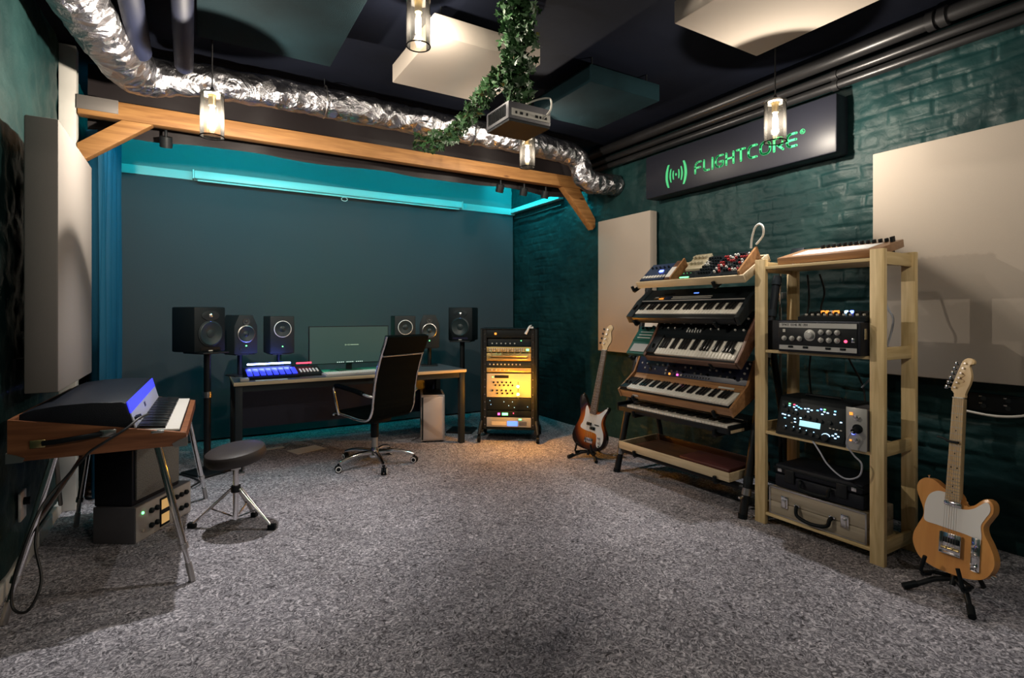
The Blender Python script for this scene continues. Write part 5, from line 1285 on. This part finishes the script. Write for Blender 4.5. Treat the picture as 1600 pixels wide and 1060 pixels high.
    hx_, hz_ = (-.118, .398) if kind == 'tele' else (-.128, .466)
    part('strap_button', MB().lathe([(.004, 0), (.004, .008), (.007, .012), (.001, .013)], 12), 'chrome', g, (hx_, th / 2, hz_), (0, R(-15), 0))
    return g
def gstand(label, loc, rotz, lift, spread=.11):
    s = thing('guitar_stand', label, 'guitar stand', loc, (0, 0, rotz))
    part('back_leg', MB().tube([(0, .16, .24), (0, .20, .10), (0, .27, .012)], .011, 10), 'black_metal', s)
    part('spine', MB().tube([(0, .02, lift - .05), (0, .10, .26), (0, .15, .33)], .013, 10), 'black_metal', s)
    for k in (-1, 1):
        part('front_leg', MB().tube([(0, .04, lift - .02), (k * spread * .6, 0, lift * .6), (k * spread * 1.25, -.09, .012)], .012, 10), 'black_metal', s)
        part('rubber_foot', MB().cyl((k * spread * 1.02, -.055, .035), (k * spread * 1.32, -.105, .016), .016, 12), 'black', s)
        c = part('cradle_arm', MB().tube([(k * .02, .05, lift - .02), (k * spread * .72, .02, lift - .022), (k * spread * .78, -.045, lift - .018), (k * spread * .80, -.068, lift + .0), (k * spread * .62, -.066, lift + .075)], .009, 10), 'black', s)
        part('pad', MB().cyl((k * spread * .74, -.01, lift - .022), (k * spread * .78, -.055, lift - .018), .0125, 12), 'black', c)
    part('back_rest', MB().cyl((-.07, .135, .30), (.07, .135, .30), .014, 12), 'black', s)
    return s
TL = (3.085, 1.105); ta = R(-90 - 9)
gl = guitar('tele', 'natural wood electric guitar with white pickguard on a stand at the right', (TL[0], TL[1], .125), (0, 0, 0))
gl.scale = (1.05, 1.05, 1.05)
gl.rotation_euler = (Matrix.Rotation(ta, 4, 'Z') @ Matrix.Rotation(R(-9), 4, 'X') @ Matrix.Rotation(R(-1.8), 4, 'Y')).to_euler()
gstand('black folding stand under the natural wood guitar', (TL[0] + .0, TL[1], 0), ta, .115)
BL = (3.17, 3.925); ba = R(-90 + 25)
gb = guitar('bass', 'sunburst bass guitar with white pickguard leaning on a stand', (BL[0], BL[1], .085), (0, 0, 0))
gb.scale = (1.06, 1.06, 1.06)
gb.rotation_euler = (Matrix.Rotation(ba, 4, 'Z') @ Matrix.Rotation(R(-8), 4, 'X') @ Matrix.Rotation(R(7.5), 4, 'Y')).to_euler()
gstand('black folding stand under the sunburst bass', (BL[0], BL[1], 0), ba, .080)
# capo on the tele neck
c = thing('guitar_capo', 'small black capo clamped across the natural wood guitar neck', 'capo', gl.location)
c.rotation_euler = gl.rotation_euler; c.scale = gl.scale
part('bar', MB().box(-.030, .018, -.029, -.0185, .583, .593, .003), 'black', c)
part('lever', MB().tube([(-.029, -.024, .588), (-.036, -.010, .590), (-.055, .0, .597), (-.085, .002, .600)], .005, 8), 'dark_grey', c)

# ------------------------------------------------------------------ wall patch panel and cable at the right edge
t = thing('wall_patch_panel', 'black socket strip low on the right wall beside the guitar head', 'socket strip', (RX - .03, 1.05, .845), (0, 0, RS))
part('plate', MB().box(-.27, .24, 0, .03, -.05, .05, .004), 'black', t)
for k in range(8):
    part('socket', MB().cyl((-.20 + (k % 4) * .11, -.004, .022 - (k // 4) * .044), (-.20 + (k % 4) * .11, .0, .022 - (k // 4) * .044), .013, 14), 'dark_grey', t)
    part('screw', MB().box(-.22 + (k % 4) * .11, -.205 + (k % 4) * .11, -.004, 0, .030 - (k // 4) * .04, .037 - (k // 4) * .04), 'bright_steel', t)
cable('white_cable', [(RX - .05, 1.33, .785), (RX - .05, 1.20, .775), (RX - .05, 1.09, .79), (RX - .055, 1.0, .825), (RX - .045, .85, .83)], .007, 'cable_white', 'white cable plugged along the socket strip on the right wall')
cable('floor_cable', [(-.35, 4.72, .008), (-.10, 4.75, .008), (.05, 4.88, .03), (.03, 5.05, .008), (-.10, 5.3, .008), (-.3, 5.5, .008)], .008, 'cable_black', 'black cable lying on the floor by the left speaker stand')
cable('black_lead', [(RX - .05, 5.35, 2.70), (RX - .06, 5.8, 2.69), (RX - .06, 6.2, 2.685), (RX - .06, 6.45, 2.70)], .010, 'cable_black', 'black lead strung along the right wall under the short ledge')
